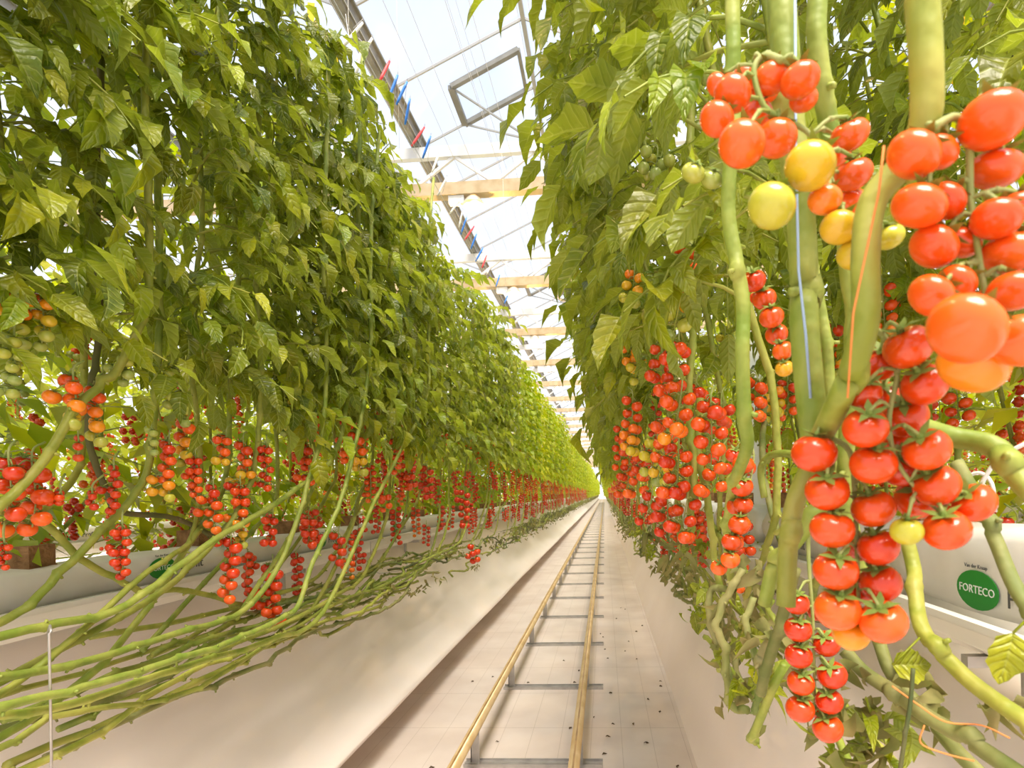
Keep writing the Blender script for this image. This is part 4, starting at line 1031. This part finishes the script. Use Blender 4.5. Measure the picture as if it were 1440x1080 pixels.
# stems of the near right side: px polylines with depth
RS = [('pale bent stem hooking over beside the chain of orange fruit', [(1075,700,.95),(1070,660,.95),(1085,640,.9),(1120,640,.85),(1160,660,.8)], .006,'stem'),
      ('thick green stem arching behind the red heap toward the frame edge', [(1290,600,.46),(1340,615,.46),(1400,630,.44),(1440,680,.42),(1500,730,.4)], .0085,'stem'),
      ('dull green stem hanging before the printed slab', [(1345,650,.62),(1372,700,.60),(1400,760,.58),(1430,830,.55),(1480,900,.52)], .0070,'stem_old'),
      ('long green stem sloping under the red clusters to the bottom corner', [(1188,915,.72),(1215,945,.70),(1260,975,.66),(1300,1005,.62),(1360,1040,.58),(1450,1100,.52)], .0085,'stem_old'),
      ('heavy pale green stem sloping below the printed slab', [(1270,740,.72),(1285,800,.70),(1295,880,.64),(1345,940,.60),(1400,985,.56),(1500,1050,.50)], .0085,'stem'),
      ('mottled stem falling behind the pair of orange fruit', [(1235,900,.78),(1255,950,.74),(1300,1000,.7),(1340,1050,.64),(1400,1110,.6)], .0085,'stem_old'),
      ('dark thin shoot rising from the bottom edge with one fresh leaf', [(1262,1110,.6),(1272,1040,.6),(1280,990,.6),(1284,940,.6)], .0022,'stem_dark'),
      ('knobbly pale stem below the swollen stem', [(1150,640,.6),(1165,690,.62),(1120,760,.66),(1090,790,.7),(1075,850,.72)], .0088,'stem'),
      ('wrinkled bent stem below the long pale one', [(1118,800,.72),(1105,850,.74),(1090,900,.76),(1075,950,.8),(1070,975,.82)], .0078,'stem_old'),
      ('tall pale stem behind the long red cluster', [(968,-40,1.15),(972,150,1.15),(968,300,1.15),(975,450,1.15),(968,560,1.15),(975,650,1.15),(968,760,1.2)], .0080,'stem'),
      ('slim pale stem with a crook above the dangling shoots', [(985,560,1.2),(982,640,1.2),(995,700,1.2),(1005,790,1.25),(1020,850,1.25)], .0078,'stem'),
      ('pale stem between the red cluster and the chain of orange fruit', [(1075,560,1.6),(1072,640,1.3),(1085,720,1.2),(1105,780,1.1)], .007,'stem_old'),
      ('dark stem running under the printed slab', [(1090,830,1.0),(1150,870,.9),(1210,880,.85)], .004,'stem_dark')]
for lab, pts, rad, mk in RS:
    b = atY(*pts[0]); b.z = 0
    t = thing('tomato_plant', lab, 'tomato plant', b); ystem(t, b, pts, rad, mk, .09)
# dangling bundle at the right: knobbly shrivelled stems hanging toward the floor side
rnd = random.Random(55)
for k in range(34):
    y0 = 1.1 + k*0.22; x = 0.24+.16*rnd.random(); z = .80+.10*rnd.random()
    P = [(x, y0-.3, z+.1)]
    for q in range(5): P.append((x+rnd.uniform(-.04,.04), y0-.2+.14*q, z-rnd.uniform(-.02,.08)))
    m = MB(); b = Vector((x,y0,z)); knobby(m, [p-b for p in smooth_path(P,4)], rnd.uniform(.006,.008), 6, 0, .05, rnd, y0 < 5, 1.8)
    o = obj('old_stem', m.mesh('old_stem', [rnd.choice(('stem_old','stem','stem_old'))]), None, b); o['category']='stem'; o['group']='bundled stems below the big clusters'; o['label']='old knobbly stem hanging in the bundle over the floor beside the rails'
HANG = [([(1030,830,1.08),(1000,830,1.12),(1000,880,1.1),(1020,930,1.08),(1035,985,1.06)], .007), ([(1045,800,1.0),(1010,870,1.0),(1020,920,1.0),(1028,990,1.02),(1050,1000,1.02)], .007),
        ([(1060,840,.95),(1050,880,.95),(1065,940,.95),(1062,1000,.98)], .006), ([(1115,880,.8),(1085,900,.82),(1070,930,.84),(1080,975,.86)], .008)]
for (pts, rad), hl in zip(HANG, ('looping back at the lowest tip over the film', 'ending in a hooked foot over the film', 'hanging straight behind the looping ones', 'curving close beside the small cherry string')):
    b = atY(*pts[0]); P = [atY(*p) for p in pts]; m = MB(); knobby(m, [p-b for p in smooth_path(P,6)], rad, 8, 0, .04, rnd)
    o = obj('old_stem', m.mesh('old_stem',['stem_old']), None, b); o['category']='stem'; o['group']='dangling stem ends'; o['label']='twisted old stem end ' + hl
wither('withered_shoot', [(*atY(px_,py_,Y_), s_) for (px_,py_,Y_,s_) in ((1040,985,1.04,.05),(1060,975,1.0,.05),(1020,920,1.08,.04),(1010,880,1.1,.04),(1000,840,1.2,.05),(975,800,1.4,.05),(960,770,1.5,.05),(945,790,1.6,.05),(925,760,1.8,.05),(1075,930,.9,.05),(1055,870,1.0,.05),(1030,850,1.05,.05),(1040,900,1.0,.04),(1080,890,.85,.04),(1010,810,1.3,.05),(985,760,1.5,.05),(1075,820,1.0,.05),(1060,800,1.0,.05),
    (1185,960,.72,.05),(1205,1000,.7,.05),(1225,1040,.7,.05),(1190,1040,.74,.05),(1250,1030,.66,.045),(1175,1060,.74,.05),(1290,960,.7,.05),(1380,1010,.62,.04))], 'withered shoots below the big clusters', 'curled dry leafy shoot hanging among the stems below the clusters')
wither('withered_shoot', [(0.24+.1*rnd.random(), 1.7+.22*k, .80+.12*rnd.random(), .035) for k in range(22)], 'withered shoots along the floor side', 'curled dry shoot in the far bundle over the floor side')
# single hanging fresh leaf
def single_leaf(px, py, Y, d, ln, wd, lab, mk='leaf'):
    p = atY(px,py,Y); m = MB(); leaflet(m, Vector((0,0,0)), Vector(d), Vector((-.3,-1,.2)), ln, wd, .2, .25, 8, .08, 0)
    m.tube([(0.03,0,0.03),(0.01,0,0.01),(0,0,0)],.0012,5,0)
    o = obj('leaf', m.mesh('leaf',[mk]), None, p); o['label']=lab; o['category']='leaf'
single_leaf(976,862,1.25,(.15,0,-1),.055,.026,'single green leaf dangling from the bundle over the film')
single_leaf(1255,935,.62,(1,.1,-.05),.050,.035,'bright fresh leaf on the thin dark shoot below the orange pair')
single_leaf(1425,890,.50,(-.25,0,-1),.05,.035,'dull green leaf hanging under the printed slab edge')
# pink/red strings loose at the lower right
for lab, pts, mk in (('loose red thread curling over the stems below the slab', [(1255,965,.6),(1290,990,.6),(1330,1015,.58),(1380,1020,.58),(1420,1038,.57)],'redstring'),
                     ('short orange thread by the bottom stems', [(1300,1020,.58),(1295,1045,.58),(1330,1060,.57),(1370,1070,.56)],'redstring'),
                     ('white irrigation tube arching over the slab', [(1330,700,.7),(1345,680,.7),(1375,665,.68),(1395,680,.66),(1400,720,.66)],'string'),
                     ('white thin drip tube leaning on the slab by the frame edge', [(1370,700,.6),(1400,650,.58),(1440,625,.56),(1480,610,.55)],'string')):
    b = atY(*pts[0]); m = MB(); m.tube(smooth_path([atY(*p)-b for p in pts],5), .0009 if 'thread' in lab else .0022, 5)
    o = obj('thread' if 'thread' in lab else 'drip_tube', m.mesh('thread',[mk]), None, b); o['label']=lab; o['category']='thread' if 'thread' in lab else 'tube'

# ================================================================= hooks, traps
hk = [(541,100,'red'),(553,122,'blue'),(573,157,'blue'),(588,192,'red'),(600,207,'blue'),(497,48,'whitep'),(513,70,'whitep'),(505,86,'whitep'),
      (660,328,'red'),(652,318,'blue'),(666,340,'blue'),(674,358,'blue'),(681,368,'red'),(622,262,'whitep'),(640,290,'whitep'),(648,308,'whitep'),(565,131,'blue'),(490,170,'red'),(612,230,'whitep'),(700,395,'blue'),(712,420,'blue'),(688,378,'whitep')]
COLN = {'red':'red','blue':'blue','whitep':'white'}
for (px,py,k) in hk:
    p = atX(px,py,-1.2); dxy = Vector((R(.02,.045), R(-.02,.02), .07)); m = MB()
    m.tube([-dxy, -dxy*.5, dxy*.5, dxy],[.006,.0085,.0085,.006],8); 
    t = thing('string_hook', f'{COLN[k]} hanging string bobbin above the leaves, ' + ('beside the roof gutter' if px < 610 else 'further along past the first truss'), 'string bobbin', p, 0, f'{COLN[k]} string bobbins')
    obj('bobbin', m.mesh('bobbin',[k]), t)
    m = MB(); m.tube([dxy, dxy+Vector((.003,0,.02)), Vector((0,0,3.62-p.z))],.0015,5); obj('wire_hook', m.mesh('wire_hook',['wire']), t)
for (px,py,X,w_,h_,lab) in ((474,112,-1.22,.035,.30,'tall yellow sticky trap among the top leaves beyond the ledge'),(489,150,-1.22,.03,.22,'shorter yellow sticky trap just below the tall one'),(437,20,-1.22,.03,.10,'yellow sticky trap at the top edge in the leaves')):
    p = atX(px,py,X); m = MB(); m.box((-w_/2,-.001,-h_/2),(w_/2,.001,h_/2))
    o = obj('sticky_trap', m.mesh('sticky_trap',['yellow'],False), None, p, (0,R(-.1,.1),R(-.3,.3))); o['label']=lab; o['category']='sticky trap'
for (px,py,Y,w_,h_,lab) in ((1330,65,1.6,.09,.20,'yellow sticky trap in the leaves beside the thick stem'),):
    p = atY(px,py,Y); m = MB(); m.box((-w_/2,-.001,-h_/2),(w_/2,.001,h_/2))
    o = obj('sticky_trap', m.mesh('sticky_trap',['yellow'],False), None, p, (0,.2,.2)); o['label']=lab; o['category']='sticky trap'
# white strings hanging from the roof
for px, Y in ((487,3.0),(556,4.2),(700,7.5)):
    p = atY(px, 0, Y); m = MB(); m.tube([(0,0,0),(0.01,0,-1.0),(0.0,0,-2.2)],.0015,4)
    o = obj('hanging_string', m.mesh('hanging_string',['string']), None, (p.x,p.y,min(p.z+1.0,6.2))); o['label']='thin white string hanging down from the roof past the leaves'; o['category']='string'; o['group']='white strings from the roof'
